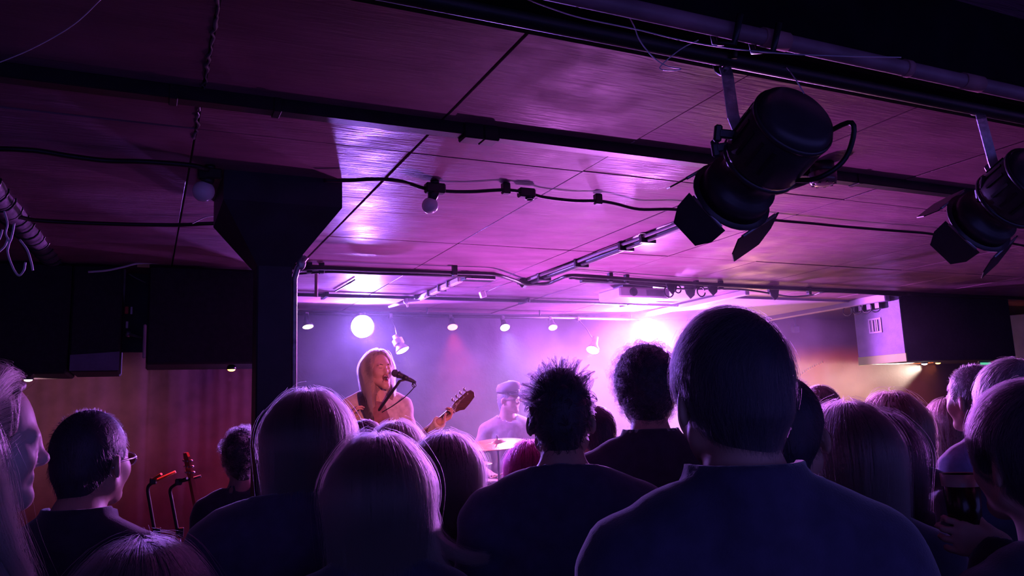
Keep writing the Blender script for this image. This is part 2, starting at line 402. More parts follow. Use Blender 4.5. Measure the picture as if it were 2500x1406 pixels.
# things in the gap between the left boxes
def gp(x, y, Y=5.5): return aty(x, y, Y)
wr = thing('wiring_gap', 'loose wires, tags and clips between the left hanging boxes', 'wiring', gp(322, 760))
mb = MB(); mb.tube(catmull([gp(215, 664, 5.3), gp(262, 660, 5.3), gp(300, 652, 5.3), gp(340, 643, 5.3), gp(408, 642, 5.3)]), .0065, 6)
tag(mb.build('pale_lead', WHITEP, wr), 'pale lead along the box tops')
mb = MB().box((-.035, -.006, -.01), (.035, .006, .01), at=gp(350, 649, 5.31)); tag(mb.build('timber_offcut', mat('bare_timber', (.5, .33, .15), .7), wr), 'bare timber offcut')
q = [gp(296, 657), gp(308, 657), gp(306, 700), gp(303, 742), gp(300, 700)]
MB().prism([((a-q[0])[0], (a-q[0])[2]) for a in q], None, .006, at=q[0], ax=[(1, 0, 0), (0, 0, 1), (0, 1, 0)]).build('bent_plate', GREY, wr)
tag(MB().box((-.011, -.004, -.024), (.011, .004, .024), at=gp(309, 757), bev=.003).build('red_tag', mat('red_plastic', (.75, .06, .05), .4), wr), 'small red tag')
tag(MB().box((-.006, -.004, -.024), (.006, .004, .024), at=gp(321, 758), bev=.002).build('pale_tag', WHITEP, wr), 'small pale tag')
tag(MB().box((-.007, -.004, -.022), (.007, .004, .022), at=gp(310, 793), bev=.002).build('pale_tag', WHITEP, wr), 'small pale tag')
a, b = gp(307, 814), gp(346, 823)
mb = MB().tube([a, a*.72+b*.28, a*.7+b*.3, b], [.022, .018, .010, .009], 10); tag(mb.build('steel_clamp', STEEL, wr), 'shiny steel clamp')
MB().tube(catmull([gp(314, 668), gp(330, 678), gp(356, 690)]), .004, 6).build('thin_lead', GREY, wr)
MB().box((-.15, .18, -.30), (.16, .2, .35), at=gp(325, 740)).build('backing_board', BLACK, wr)

# thick cable bundle at the left edge
cb = thing('cable_bundle', 'thick taped cable bundle with loose white wires at the left edge', 'cable', dep(60, 560, 3.1))
A, B = dep(-60, 420, 3.0), dep(165, 668, 5.33)
path = [A+(B-A)*k/14+np.array([0, 0, .006*math.sin(k*1.7)]) for k in range(15)]
MB().tube(path, [(.058+.006*math.sin(k*2.3)) for k in range(15)], 14).build('bundle', mat('taped_bundle', (.16, .13, .18), .42, var=.35, scale=25, bump=.5, bscale=30), cb)
for k in range(16):
    c_ = A+(B-A)*(k+.7)/16.5; x_, y_, z_ = basis(B-A)
    pts = [c_+.064*(math.cos(th)*x_+math.sin(th)*y_)+z_*.012*math.sin(th) for th in np.linspace(0, 2*PI, 18)]
    MB().tube(pts, .0045, 5, caps=False).build('tape_band', BLACKM, cb)
for pts in ([(10, 515), (18, 545), (14, 570), (22, 590), (18, 612)], [(35, 545), (28, 580), (18, 610), (30, 650), (45, 672), (58, 660), (62, 640)], [(20, 580), (12, 600), (0, 612), (-20, 630)], [(48, 585), (66, 610), (76, 640), (80, 660)], [(6, 560), (0, 580), (-10, 596)]):
    tag(MB().tube(catmull([dep(x, y, 2.95) for x, y in pts]), .0042, 6).build('loose_wire', WHITEP, cb), 'loose white wire')
# ------------------------------------------------------------------ ceiling fittings
def cz(x, y, drop=0.0): return atz(x, y, H-drop)
# trunking across the ceiling
tr = thing('cable_trunking', 'long black trunking rail running across the ceiling panels', 'trunking', (1.5, 2.46, H-.04))
MB().box((-3.9, 2.40, H-.042), (9.5, 2.452, H+.002), bev=.003).build('rail', BLACKM, tr)
for x, l in ((atz(1158, 300, H)[0], .075), (atz(1207, 300, H)[0], .06)):
    MB().box((x-l/2, 2.392, H-.055), (x+l/2, 2.46, H), bev=.005).build('coupler', BLACKM, tr)
for x in (-2.4, -1.2, .05, .35, 2.9, 4.3, 6.0): MB().box((x-.012, 2.395, H-.046), (x+.012, 2.457, H), bev=.002).build('clip', BLACKM, tr)
# conduit bundle going back to the stage
cd = thing('conduit_run', 'bundle of black conduits clipped along the ceiling towards the stage', 'conduit', (2.66, 4.0, H-.04))
for dx, r, dz in ((0, .02, .025), (.042, .013, .018), (-.035, .010, .014)):
    MB().tube([(2.66+dx, 2.5, H-dz)]+[(2.66+dx+.004*math.sin(k*2.1+dx*90), 2.6+k*.4, H-dz-.003*(k % 2)) for k in range(7)]+[(2.66+dx, 5.42, H-dz)], r, 10).build('conduit', GREY if r < .015 else BLACKM, cd)
for y in (3.1, 3.72, 3.95, 4.5, 5.05): MB().box((2.61, y-.014, H-.052), (2.715, y+.014, H), bev=.003).build('clip', BLACKM, cd)
MB().box((-.03, -.03, -.03), (.03, .03, .03), ax=[(.7, .7, 0), (-.5, .5, .7), (.5, -.5, .7)], at=cz(1278, 690, .03)).build('end_box', BLACKM, cd)
# cable run along the stage front
fc = thing('cable_run', 'dark cables and trunking clipped along the stage front ceiling', 'cable', (4.0, 5.15, H-.05))
MB().box((0.8, 5.10, H-.036), (2.2, 5.16, H+.001), bev=.004).build('trunking', BLACKM, fc)
MB().box((3.05, 5.15, H-.03), (10.3, 5.20, H+.001), bev=.004).build('trunking', BLACKM, fc)
MB().box((2.04, 5.07, H-.06), (2.28, 5.17, H), bev=.008).build('junction_box', BLACKM, fc)
w_ = [(722, 664), (745, 655), (800, 655), (900, 659), (1000, 662), (1100, 666), (1180, 668), (1215, 671), (1250, 682), (1285, 693), (1335, 692), (1362, 682), (1390, 673), (1450, 675), (1560, 683), (1700, 692), (1850, 701), (2000, 708), (2150, 716), (2220, 718)]
MB().tube(catmull([cz(x, y, .045) for x, y in w_]), .014, 8).build('cable', RUBBER, fc)
w_ = [(720, 669), (800, 664), (900, 668), (1020, 671), (1150, 675)]
MB().tube(catmull([cz(x, y, .04) for x, y in w_]), .008, 6).build('cable', RUBBER, fc)
w_ = [(1390, 679), (1500, 688), (1620, 700), (1660, 705), (1800, 706), (1880, 716), (1930, 724), (1985, 720), (2030, 712), (2200, 722)]
MB().tube(catmull([cz(x, y, .06) for x, y in w_]), .008, 6).build('cable', RUBBER, fc)
for x, y in ((1490, 679), (1530, 683), (1700, 697), (1760, 698), (1880, 710), (1975, 712), (1110, 663), (755, 656), (785, 657)):
    MB().box((-.016, -.02, -.03), (.016, .02, .045), at=cz(x, y, .04), bev=.004).build('clip', BLACKM, fc)
for x, y, s in ((1633, 712, .045), (1655, 706, .03), (1712, 712, .04)):
    c_ = cz(x, y, .1); MB().tube([c_+np.array([s*math.cos(th), 0, s*math.sin(th)]) for th in np.linspace(.3, 6.1, 16)], .006, 6).build('cable_loop', RUBBER, fc)
for x, y in ((1640, 700), (1685, 712), (1740, 704), (1890, 716)): MB().prism([(-.06, .04), (.06, .05), (.04, -.03), (0, -.06), (-.04, -.02)], None, .01, at=cz(x, y, .07), ax=[(1, 0, 0), (0, 0, 1), (0, 1, 0)]).build('gaffer_flap', BLACKM, fc)
# rear pipe at ceiling over the stage
pp = thing('ceiling_pipe', 'thin dark pipe across the ceiling above the stage lamps', 'pipe', (2.5, 6.25, H-.03))
MB().tube([(.9, 6.24, H-.02), (4.8, 6.27, H-.02)], .014, 10).build('pipe', BLACKM, pp)
MB().tube([(.9, 6.33, H-.012), (4.8, 6.36, H-.012)], .009, 8).build('pipe', GREY, pp)
for x in (1.3, 2.05, 3.1, 4.2): MB().box((x-.015, 6.2, H-.035), (x+.015, 6.39, H), bev=.003).build('clip', BLACKM, pp)
# bright white batten and bracket
bt = thing('white_batten', 'brightly lit white batten on the ceiling above the singer', 'batten', (2.09, 5.8, H-.05))
MB().box((2.065, 5.28, H-.045), (2.105, 6.24, H-.005), bev=.006).build('batten', WHITEP, bt)
MB().box((2.112, 5.28, H-.03), (2.125, 5.9, H-.005), bev=.003).build('side_lead', WHITEP, bt)
for y in (5.5, 5.7, 5.95): MB().box((2.055, y-.01, H-.05), (2.13, y+.01, H), bev=.002).build('clip', GREY, bt)
bk = thing('white_bracket', 'white two-armed bracket below the ceiling pipe', 'bracket', cz(990, 738, .06))
a, b, c_ = cz(950, 749, .06), cz(992, 735, .06), cz(1026, 733, .06)
MB().tube([a, b], [.008, .02], 8).build('arm', WHITEP, bk); MB().tube([b, c_], [.02, .007], 8).build('arm', WHITEP, bk)
MB().ball(b, .026, 10, 7).build('hub', WHITEP, bk); MB().cyl(b, b+np.array([.01, 0, -.05]), .007, n=8).build('screw', WHITEP, bk)
# small hanging sensor on a cord
hs = thing('hanging_sensor', 'small white block dangling from a thin cord under the ceiling', 'sensor', cz(1180, 716, .06))
MB().box((-.022, -.02, -.03), (.022, .02, .025), ax=[(.95, .1, .3), (-.1, .99, 0), (-.3, 0, .95)], at=cz(1178, 718, .06), bev=.005).build('block', WHITEP, hs)
MB().tube([cz(1186, 713, .05), cz(1220, 698, .03), cz(1268, 682, .01)], .003, 6).build('cord', GREY, hs)
# upright pinkish rod and slanted rod
t_ = MB().cyl(cz(772, 664, .02), cz(772, 664, .02)+np.array([0, 0, -.17]), .011, n=10).build('hanging_rod', mat('pink_rod', (.55, .3, .35), .4))
tag(t_, 'short pinkish rod hanging from the ceiling beside the column', 'rod')
t_ = MB().tube([cz(818, 711, .01), cz(866, 683, .01)], .006, 8).build('ceiling_rod', BLACKM); tag(t_, 'thin dark rod crossing the bright ceiling reflection', 'rod')
# white projector-like box at stage front
pj = thing('projector', 'white projector box mounted on the ceiling right of stage centre', 'projector', cz(1560, 705, .12))
c0 = cz(1512, 690, 0.0)
MB().box((c0[0], c0[1], H-.115), (c0[0]+.50, c0[1]+.34, H-.03), bev=.012).build('casing', WHITEP, pj)
MB().box((c0[0]+.1, c0[1]+.1, H-.03), (c0[0]+.4, c0[1]+.25, H+.005)).build('mount', GREY, pj)
MB().lathe((c0[0]+.13, c0[1]+.0, H-.072), (0, -1, 0), [(0, .035), (.012, .035), (.012, .026), (.004, .022), (.004, 0)], 18).build('lens', BLACKM, pj)
MB().box((c0[0]+.26, c0[1]-.003, H-.1), (c0[0]+.44, c0[1]+.01, H-.05), bev=.002).build('vent', GREY, pj)
# smoke detector under the trunking
p0 = atz(2012, 455, H-.10)
sd = thing('smoke_detector', 'round smoke detector hanging below the trunking', 'detector', p0)
MB().lathe(p0+np.array([0, 0, .115]), (0, 0, -1), [(0, .05), (.05, .05), (.055, .045)], 22).build('base', BLACKM, sd)
MB().lathe(p0+np.array([0, 0, .06]), (0, 0, -1), [(0, .058), (.035, .057), (.05, .048), (.056, .03), (.058, 0)], 22).build('dome', mat('glossy_plum_plastic', (.16, .10, .12), .2, spec=.7), sd)
mb = MB()
for k in range(9):
    th = 2*PI*k/9; q = p0+np.array([.045*math.cos(th), .045*math.sin(th), .018]); MB().box((-.004, -.004, -.012), (.004, .004, .008), at=q).build('grille_bar', BLACKM, sd)
# festoon string
def festoon_cable(name, label, pts, drop, r=.0085):
    return tag(MB().tube(catmull([cz(x, y, drop) for x, y in pts]), r, 8).build(name, RUBBER), label, 'cable')
festoon_cable('festoon_cable', 'black festoon cable looping past the white bulb to the big lantern', [(790, 440), (850, 440), (925, 437), (980, 443), (1030, 458), (1060, 462), (1090, 467), (1150, 468), (1235, 464), (1290, 472), (1330, 482), (1400, 490), (1460, 491), (1500, 497), (1560, 511), (1640, 511), (1690, 518), (1715, 528)], .035)
festoon_cable('festoon_cable', 'thin cable twisted with clips running right behind the lanterns', [(1830, 528), (1900, 538), (1990, 546), (2050, 552), (2170, 562), (2260, 569), (2310, 577), (2400, 582), (2440, 588), (2520, 604)], .03, .008)
festoon_cable('festoon_cable', 'dark sagging cable from the left edge to the dim bulb', [(-30, 362), (80, 367), (170, 381), (260, 392), (340, 394), (430, 400), (480, 406), (508, 414)], .03, .010)
festoon_cable('festoon_cable', 'dark cable from the left cable bundle to the column head', [(-30, 518), (40, 528), (90, 538), (200, 544), (330, 548), (440, 549), (500, 546), (546, 545)], .035, .010)
t_ = tag(MB().tube(catmull([cz(470, 545, .05), cz(505, 529, .04), cz(540, 528, .03)]), .003, 6).build('cable_tail', WHITEP), 'thin pale wire tail touching the column head', 'wire')
GLASS = mat('milky_bulb', (.9, .82, .9), .25, var=.03, spec=.6)
_m = GLASS.node_tree.nodes['Principled BSDF']; _m.inputs['Subsurface Weight'].default_value = .4; _m.inputs['Subsurface Radius'].default_value = (.03, .03, .03)
def bulb(label, sx, sy, bx, by, r, empty=False):
    s0 = cz(sx, sy, .035)
    t = thing('festoon_bulb', label, 'bulb', s0, 0, 'festoon bulbs under the ceiling')
    MB().box((-.045, -.02, -.022), (.045, .02, .022), at=s0, bev=.006).build('holder', BLACKM, t)
    MB().cyl(s0+np.array([0, 0, .02]), s0+np.array([0, 0, .034]), .02, n=10).build('ceiling_clip', BLACKM, t)
    d = dep(bx, by, 1.0)-CC; tt = (s0-CC)@CF; b = CC+d*tt
    ax = b-s0; L = np.linalg.norm(ax); ax /= L
    MB().lathe(s0, ax, [(.012, .024), (.03, .024), (L-r*.75, .019), (L-r*.7, .016)], 16).build('socket', BLACKM, t)
    prof = [(-r*.95, r*.34)]+[(-r*math.cos(th), r*math.sin(th)) for th in np.linspace(.42, PI, 12)]
    MB().lathe(b, ax, prof, 22, caps=False).build('globe', GLASS, t)
    return t
bulb('white golf-ball bulb hanging from the looped festoon cable', 1062, 460, 1050, 502, .036)
bulb('dim bulb beside the column head', 512, 425, 497, 467, .042)
for x, y, l in ((1285, 471, 'empty lamp holder on the looped festoon cable'), ):
    s0 = cz(x, y, .035); t = thing('lamp_holder', l, 'lamp holder', s0)
    MB().box((-.04, -.02, -.022), (.04, .02, .02), at=s0, bev=.006).build('holder', BLACKM, t)
    MB().lathe(s0+np.array([.015, 0, 0]), (0, 0, -1), [(.01, .02), (.03, .02), (.03, .015), (.02, .015)], 12).build('socket', BLACKM, t)
for x, y, l in ((1460, 491, 'cable clip on the looped festoon cable'), (1235, 465, 'sleeve joint on the looped festoon cable')):
    s0 = cz(x, y, .035); t_ = MB().box((-.018, -.016, -.016), (.018, .016, .034), at=s0, bev=.004).build('cable_clip', BLACKM); tag(t_, l, 'clip')
# pale wires at the beam
mbw = mat('pale_wire', (.55, .5, .58), .4)
for lab, pts, t in (('long pale wire strung along the black beam', [(1270, -8), (1350, 22), (1420, 44), (1555, 72), (1650, 95), (1760, 115), (1900, 130), (2050, 137), (2200, 140)], 1.5), ('pale wire dropping from the top edge in a loop', [(1450, -5), (1520, 25), (1546, 60), (1560, 95), (1590, 135), (1625, 160), (1662, 168), (1640, 172), (1612, 168), (1622, 152), (1665, 118), (1705, 98)], 1.55), ('short pale wire hanging beside the big lantern', [(1925, 172), (1940, 190), (1963, 228)], 1.46)):
    q_ = [dep(x, y, t) for x, y in pts]
    if 'short' in lab: q_[0] = np.array([aty(1920, 170, 1.33)[0], 1.33, float(aty(1770, 142, 1.33)[2])+.01])
    t_ = MB().tube(catmull(q_), .0012, 6).build('pale_wire', mbw); tag(t_, lab, 'wire')
t_ = MB().tube(catmull([dep(x, y, 1.6) for x, y in ((255, -10), (180, 60), (80, 118), (-20, 160))]), .001, 6).build('pale_wire', mbw); tag(t_, 'faint thin wire across the top left corner', 'wire')

# lighting bars at the beam
BY = 1.33; BZB = float(aty(1770, 142, BY)[2])
lb_ = thing('lighting_bar', 'black lighting bar under the beam carrying the lanterns', 'bar', (1.5, 1.33, 2.37))
MB().tube([(-1.5, BY, BZB), (6.0, BY, BZB)], .02, 14).build('bar', BLACKM, lb_)
for x in (-.8, .4, 1.9, 3.4, 5): MB().box((x-.012, 1.315, BZB), (x+.012, 1.345, 2.43)).build('bracket', BLACKM, lb_)
PIPEM = mat('dusty_plum_pipe', (.30, .16, .20), .5, var=.3, scale=9, bump=.1)
py = atz(1800, 78, 2.385)[1]
pk = thing('ceiling_pipe', 'dusty plum pipe with tape patches along the near side of the beam', 'pipe', (2, py, 2.36))
MB().tube([(-1.2, py, 2.385), (6, py, 2.385)], .018, 16).build('pipe', PIPEM, pk)
for px_, py_, wd in ((1935, 70, .07), (2250, 150, .02), (2420, 182, .07)):
    x = atz(px_, py_, 2.385)[0]; MB().tube([(x-wd/2, py, 2.386), (x+wd/2, py, 2.386)], .0205, 16).build('tape', mat('pinkish_tape', (.45, .2, .22), .6), pk)
for px_, py_ in ((1775, 40), (1880, 55)):
    x = atz(px_, py_, 2.40)[0]
    MB().tube([(x, py+.03, 2.42), (x, py+.02, 2.36), (x+.015, py-.02, 2.345), (x+.02, py-.04, 2.40)], .007, 8).build('strap', BLACKM, pk)

# ------------------------------------------------------------------ the two lanterns with barn doors
LANT = mat('lantern_black', (.035, .03, .04), .33, var=.25, scale=18, bump=.04, bscale=200, spec=.6)
def lantern(label, hook, F_, B_, r, strap_pts, k_open, lampcol=None):
    F_ = np.array(F_); B_ = np.array(B_); ax = F_-B_; L = np.linalg.norm(ax); ax /= L
    t = thing('stage_lantern', label, 'stage light', tuple(hook), 0, 'lanterns with barn doors on the bar')
    x_, y_, z_ = basis(ax)
    prof = [(0, .0), (0, r*.80), (.010, r*.98), (L*.10, r*1.06), (L*.50, r*1.06), (L*.56, r*.98), (L*.585, r*.80), (L*.80, r*.80), (L*.81, r*.98), (L*.98, r*1.02), (L*.98, r*.93), (L*.86, r*.8), (L*.85, 0)]
    MB().lathe(B_, ax, prof, 34).build('body', LANT, t)
    for h in (L*.08, L*.52): MB().lathe(B_, ax, [(h, r*1.05), (h+.002, r*1.09), (h+.010, r*1.09), (h+.012, r*1.05)], 34, caps=False).build('rim_band', LANT, t)
    for k in range(6):
        th = k*.36-.9; u = math.cos(th)*x_+math.sin(th)*y_; MB().box((-.004, -.001, -L*.12), (.004, .003, L*.12), ax=[np.cross(ax, u), u, ax], at=B_+ax*L*.30+u*r*1.06).build('vent_slot', BLACKM, t)
    MB().lathe(B_, ax, [(L*.955, r*.6), (L*.985, r*1.17), (L*1.0, r*1.17), (L*1.0, r*.98), (L*.97, r*.95)], 30, caps=False).build('colour_frame', LANT, t)
    MB().lathe(B_, ax, [(L*.87, r*.88), (L*.90, r*.5), (L*.905, 0)], 24, caps=False).build('lens', mat('amber_lens', (.35, .12, .05), .15, spec=.8), t)
    for j in range(4):
        th = PI/4+j*PI/2 + .25
        u = math.cos(th)*x_+math.sin(th)*y_; v = np.cross(ax, u)
        hinge = F_+u*r*1.12; dirn = ax*math.cos(k_open[j])+u*math.sin(k_open[j]); nrm = np.cross(v, dirn)
        wd = r*(.98 if j % 2 == 0 else .72); ln = r*(1.05 if j % 2 == 0 else .9)
        poly = [(-wd, 0), (wd, 0), (wd*.96, ln*.55), (wd*.62, ln), (-wd*.62, ln), (-wd*.96, ln*.55)]
        d_ = MB().prism(poly, None, .003, at=hinge, ax=[v, dirn, nrm]).build('barn_door', LANT, t)
        MB().cyl(hinge-v*wd*.8, hinge+v*wd*.8, .004, n=8).build('hinge', STEEL, d_)
    # yoke: flat strap from the hook down to the pivot on the body side
    sp = [np.array(p) for p in strap_pts]; mb = MB()
    for a, b in zip(sp[:-1], sp[1:]):
        s_, u_, d_ = basis(b-a, up=-CF); Lq = np.linalg.norm(b-a)
        mb.box((-.0135, -.002, -.001), (.0135, .002, Lq+.001), ax=[s_, u_, d_], at=a)
    tag(mb.build('yoke', STEEL, t), 'scuffed flat steel yoke')
    mid = B_+ax*L*.45
    piv = sp[-1]; side = (mid-piv); side /= np.linalg.norm(side)
    MB().lathe(piv-side*.012, side, [(0, .020), (.006, .024), (.012, .024), (.02, .014), (np.linalg.norm(mid-piv)*.9, .012)], 18).build('pivot', STEEL, t)
    for q, dv in ((piv-side*.02, CR*-1+CU*.1), (piv+ax*.03-side*.01, CR*-1-CU*.15)):
        s_, u_, d_ = basis(dv, up=CF); mb = MB(); mb.box((-.010, -.008, -.0), (.010, .008, .038), ax=[s_, u_, d_], at=q, bev=.003)
        mb.box((-.020, -.007, .030), (.020, .007, .048), ax=[s_, u_, d_], at=q, bev=.004); mb.build('clamp_knob', LANT, t)
    # hook clamp
    hk = np.array(hook); pts = [hk+np.array([0, .034*math.cos(th), .034*math.sin(th)]) for th in np.linspace(-1.6, 3.6, 16)]
    MB().tube(pts, .007, 8).build('hook_clamp', BLACKM, t)
    MB().tube([hk+np.array([0, 0, -.03]), sp[0]], .008, 8).build('hook_bolt', STEEL, t)
    # rear cable
    ce = B_+ax*L*.12-CU*r*.6+CR*r*.3
    MB().tube(catmull([B_+ax*L*.3+CR*r*.9, B_+CR*r*1.25-CU*r*.25, B_+CR*r*1.25-CU*r*.95+ax*.02, B_+CR*r*.75-CU*r*1.25+ax*.05, B_+ax*L*.45-CU*r*.7+CR*r*.4]), .006, 8).build('tail_cable', RUBBER, t)
    tag(MB().box((-r*.35, -r*.2, -r*.2), (r*.35, r*.2, r*.2), ax=[x_, y_, z_], at=B_+ax*L*.45+y_*r*1.1, bev=.006).build('terminal_box', LANT, t), 'small terminal box')
    return t, F_, ax
HK1 = aty(1770, 142, BY); HK2 = aty(2390, 248, BY); T1 = float((HK1-CC)@CF); T2 = float((HK2-CC)@CF)
l1 = lantern('large dark lantern with open barn doors hanging near the middle of the beam', HK1, dep(1785, 480, T1+.10), dep(1955, 275, T1-.14), .088,
        [dep(1770, 165, T1), dep(1776, 185, T1-.01), dep(1790, 285, T1-.03), dep(1812, 340, T1-.04)], (.35, .15, .25, .45))
l2 = lantern('smaller violet lit lantern with barn doors at the right edge', HK2, dep(2388, 545, T2+.08), dep(2550, 415, T2-.12), .088,
        [dep(2390, 268, T2), dep(2396, 290, T2-.01), dep(2424, 395, T2-.02), dep(2450, 460, T2-.03)], (.3, .2, .3, .3))

# ------------------------------------------------------------------ stage lamps
LY = 6.90
bar = thing('lighting_bar', 'dark bar above the stage holding the small coloured lamps', 'bar', (2.7, LY+.05, 2.54))
MB().tube([(1.0, LY+.06, 2.545), (4.8, LY+.06, 2.545)], .016, 10).build('bar', BLACKM, bar)
for x in (1.2, 2.4, 3.6, 4.7): MB().cyl((x, LY+.06, 2.545), (x, LY+.06, H), .008, n=8).build('drop_rod', BLACKM, bar)
def spotlamp(label, c, aim, r, col, emis, watt, wcol, angle=70, finned=False, hookz=2.545):
    c = np.array(c); aim = np.array(aim); d = aim-c; d /= np.linalg.norm(d)
    t = thing('stage_lamp', label, 'stage light', tuple(c), 0, 'lamps above the stage')
    bm = STEEL if finned else BLACKM
    MB().lathe(c-d*r*2.6, d, [(0, 0), (0, r*.42), (r*1.0, r*.5), (r*1.6, r*.62), (r*2.45, r*1.06), (r*2.62, r*1.06), (r*2.62, r*.98), (r*2.5, r*.95)], 22).build('body', bm, t)
    if finned:
        for k in range(7): MB().lathe(c-d*r*(1.9-.12*k), d, [(0, r*.5), (0, r*.82), (r*.05, r*.82), (r*.05, r*.5)], 20, caps=False).build('fin', WHITEP, t)
    MB().lathe(c-d*.002, d, [(0, r*.97), (r*.14, r*.7), (r*.2, 0)], 22, caps=False).build('lens', emat('lens_'+label[:14].replace(' ', '_'), col, emis), t)
    top = np.array([c[0], LY+.06, hookz]); bk_ = c-d*r*1.5
    MB().tube([bk_, (bk_+top)/2+np.array([.01, 0, .01]), top-np.array([0, 0, .01])], .006, 6).build('yoke', BLACKM, t)
    MB().box((-.014, -.02, -.03), (.014, .02, .012), at=top, bev=.003).build('hook_clamp', GREY, t)
    light('lamp_light', 'SPOT', tuple(c+d*r*.45), watt, wcol, tuple(c+d), size=r*.6, angle=angle, blend=.8 if angle < 120 else .12)
    return t
BIG1 = aty(885, 797, LY); BIG2 = aty(1582, 806, LY)
spotlamp('big blinding white violet lamp at the left of the lamp row', BIG1, (1.2, 1.0, 1.55), .105, (.92, .8, 1), 60, W1, (.33, .13, 1.0), angle=172)
spotlamp('big blinding lamp behind the curly haired man', BIG2, (1.5, 1.0, 1.7), .125, (.98, .85, 1), 80, W2, (.62, .155, 1.0), angle=174)
spotlamp('small cream lamp beside the column', aty(752, 798, LY), (1.4, 6.2, .6), .048, (1, .80, .6), 3.5, 6, (1, .7, .6), 70)
spotlamp('small red lamp above the stage', aty(1105, 799, LY), (2.3, 5.6, .4), .050, (1, .22, .16), 3.0, 110, (1, .04, .08), 60)
spotlamp('small blue white lamp above the stage', aty(1233, 800, LY), (2.9, 5.4, .7), .050, (.50, .52, 1), 3.2, 110, (.35, .30, 1), 60)
spotlamp('small pink orange lamp above the stage', aty(1350, 800, LY), (3.3, 5.5, .5), .046, (1, .45, .34), 2.8, 70, (1, .3, .3), 60)
spotlamp('finned lamp tilted down behind the singer', aty(983, 856, 6.6), (2.7, 5.9, 0.4), .060, (1, .9, 1), 16, 40, (.9, .45, 1), 75, True)
spotlamp('tilted lamp beside the curly haired man', aty(1447, 855, 6.7), (3.1, 6.0, .6), .065, (1, .85, 1), 16, 50, (.95, .4, 1), 75)
# lamps tucked under the hanging boxes
def underlamp(label, c, r, col, emis):
    c = np.array(c); t = thing('led_lamp', label, 'lamp', tuple(c))
    MB().lathe(c+np.array([0, 0, .03]), (0, 0, -1), [(0, r*.5), (.008, r*.9), (.026, r), (.03, r*.9)], 14).build('housing', BLACKM, t)
    MB().ball(c, (r*.8, r*.8, .012), 12, 7).build('lens', emat('led_'+label[:12].replace(' ', '_'), col, emis), t)
    return t
c = aty(2257, 888, 5.50); underlamp('white lamp under the black box with the yellow edge', c, .035, (1, .95, .85), 40)
light('under_light', 'SPOT', (c[0]-.02, c[1]+.02, c[2]-.035), W3, (1, .72, .58), (5.9, 7.2, 1.35), size=.03, angle=80, blend=.5)
c = aty(2290, 886, 5.45); underlamp('orange lamp under the black box with the yellow edge', c, .03, (1, .38, .05), 14)
light('under_light', 'SPOT', (c[0], c[1]+.03, c[2]-.03), W4, (1, .2, .03), (7.6, 7.2, 1.3), size=.03, angle=110, blend=.7)
c = aty(565, 902, 5.40); underlamp('orange red lamp under the box beside the column', c, .03, (1, .35, .04), 14)
light('under_light', 'SPOT', (c[0]+.01, c[1]+.03, c[2]-.03), W5, (1, .06, .12), (.40, 5.7, .8), size=.03, angle=165, blend=.8)
c = np.array([-.66, 5.7, 1.93]); underlamp('pale lamp hidden under the wide left box', c, .03, (1, .8, .8), 6)
light('under_light', 'SPOT', (c[0], c[1], c[2]-.03), W6, (1, .50, .55), (-.55, 7.1, 1.80), size=.03, angle=75, blend=.9)
# unseen uplighters added on the stage floor to brighten the ceiling
def added_uplight(label, x, y, aim, watt, wcol):
    c = np.array([x, y, STZ+.16]); d = np.array(aim)-c; d /= np.linalg.norm(d); t = thing('added_floor_uplight', label, 'stage light', (x, y, STZ), 0, 'added unseen uplighters on the stage floor')
    MB().lathe(c-d*.14, d, [(0, 0), (0, .06), (.05, .085), (.14, .095), (.145, .09), (.12, .085)], 22).build('body', BLACKM, t)
    MB().lathe(c-d*.03, d, [(0, .085), (.012, 0)], 22, caps=False).build('lens', emat('added_uplight_lens', (.8, .4, 1), 8), t)
    for s in (-1, 1): MB().tube([(x+s*.11, y, STZ+.01), (x+s*.11, y, c[2]), (x+s*.08, y, c[2])], .008, 8).build('bracket_leg', BLACKM, t)
    light('added_uplight_light', 'SPOT', tuple(c+d*.03), watt, wcol, tuple(c+d), size=.05, angle=95, blend=.9)
added_uplight('added unseen floor uplighter behind the singer', 1.75, 6.7, (2.0, 5.5, 2.6), W8, (.46, .14, 1.0))
added_uplight('added unseen floor uplighter right of the drum kit', 3.05, 5.0, (2.7, 4.3, 2.6), W9, (.80, .18, 1.0))
# the front lantern is gelled red amber and aims at the singer
light('front_light', 'SPOT', tuple(l1[1]+l1[2]*.02), W7, (1, .20, .22), (1.38, 5.15, 1.72), size=.05, angle=24, blend=.6)
# white board, wrapped lamp and green sign at the right edge
a_ = aty(2466, 820, 5.6); d1 = np.array([.53, -.85, 0]); t_ = MB().box((0, -.012, -.28), (1.1, .012, .26), ax=[d1, (.85, .53, 0), (0, 0, 1)], at=(a_[0], a_[1], 2.22), bev=.004).build('white_board', mat('pale_board', (.55, .52, .58), .6)); tag(t_, 'pale white board at the right edge beside the black box', 'board')
ex = thing('exit_sign', 'small green lit strip sign under the hanging box', 'sign', aty(2405, 880, 5.4))
e0 = aty(2405, 880, 5.4); e0[2] = 1.926; MB().box((-.10, 0, -.02), (.10, .02, .03), at=e0, bev=.004).build('housing', GREY, ex); MB().box((-.085, -.004, -.012), (.085, .001, .012), at=e0).build('lit_face', emat('green_strip', (.15, 1, .5), .6), ex)
wl = thing('wrapped_lamp', 'blocky pinkish swivelling lamp beside the white board', 'lamp', aty(2438, 862, 5.3))
PKB = mat('pinkish_plastic', (.55, .30, .24), .55)
for (x, y, a, s, n_) in ((2425, 848, .7, (.10, .05, .045), 'head'), (2450, 868, -.5, (.07, .05, .07), 'yoke_block'), (2438, 884, .2, (.10, .05, .03), 'base_block')):
    MB().box([-q for q in s], s, ax=[(math.cos(a), 0, math.sin(a)), (0, 1, 0), (-math.sin(a), 0, math.cos(a))], at=aty(x, y, 5.45), bev=.008).build(n_, PKB, wl)
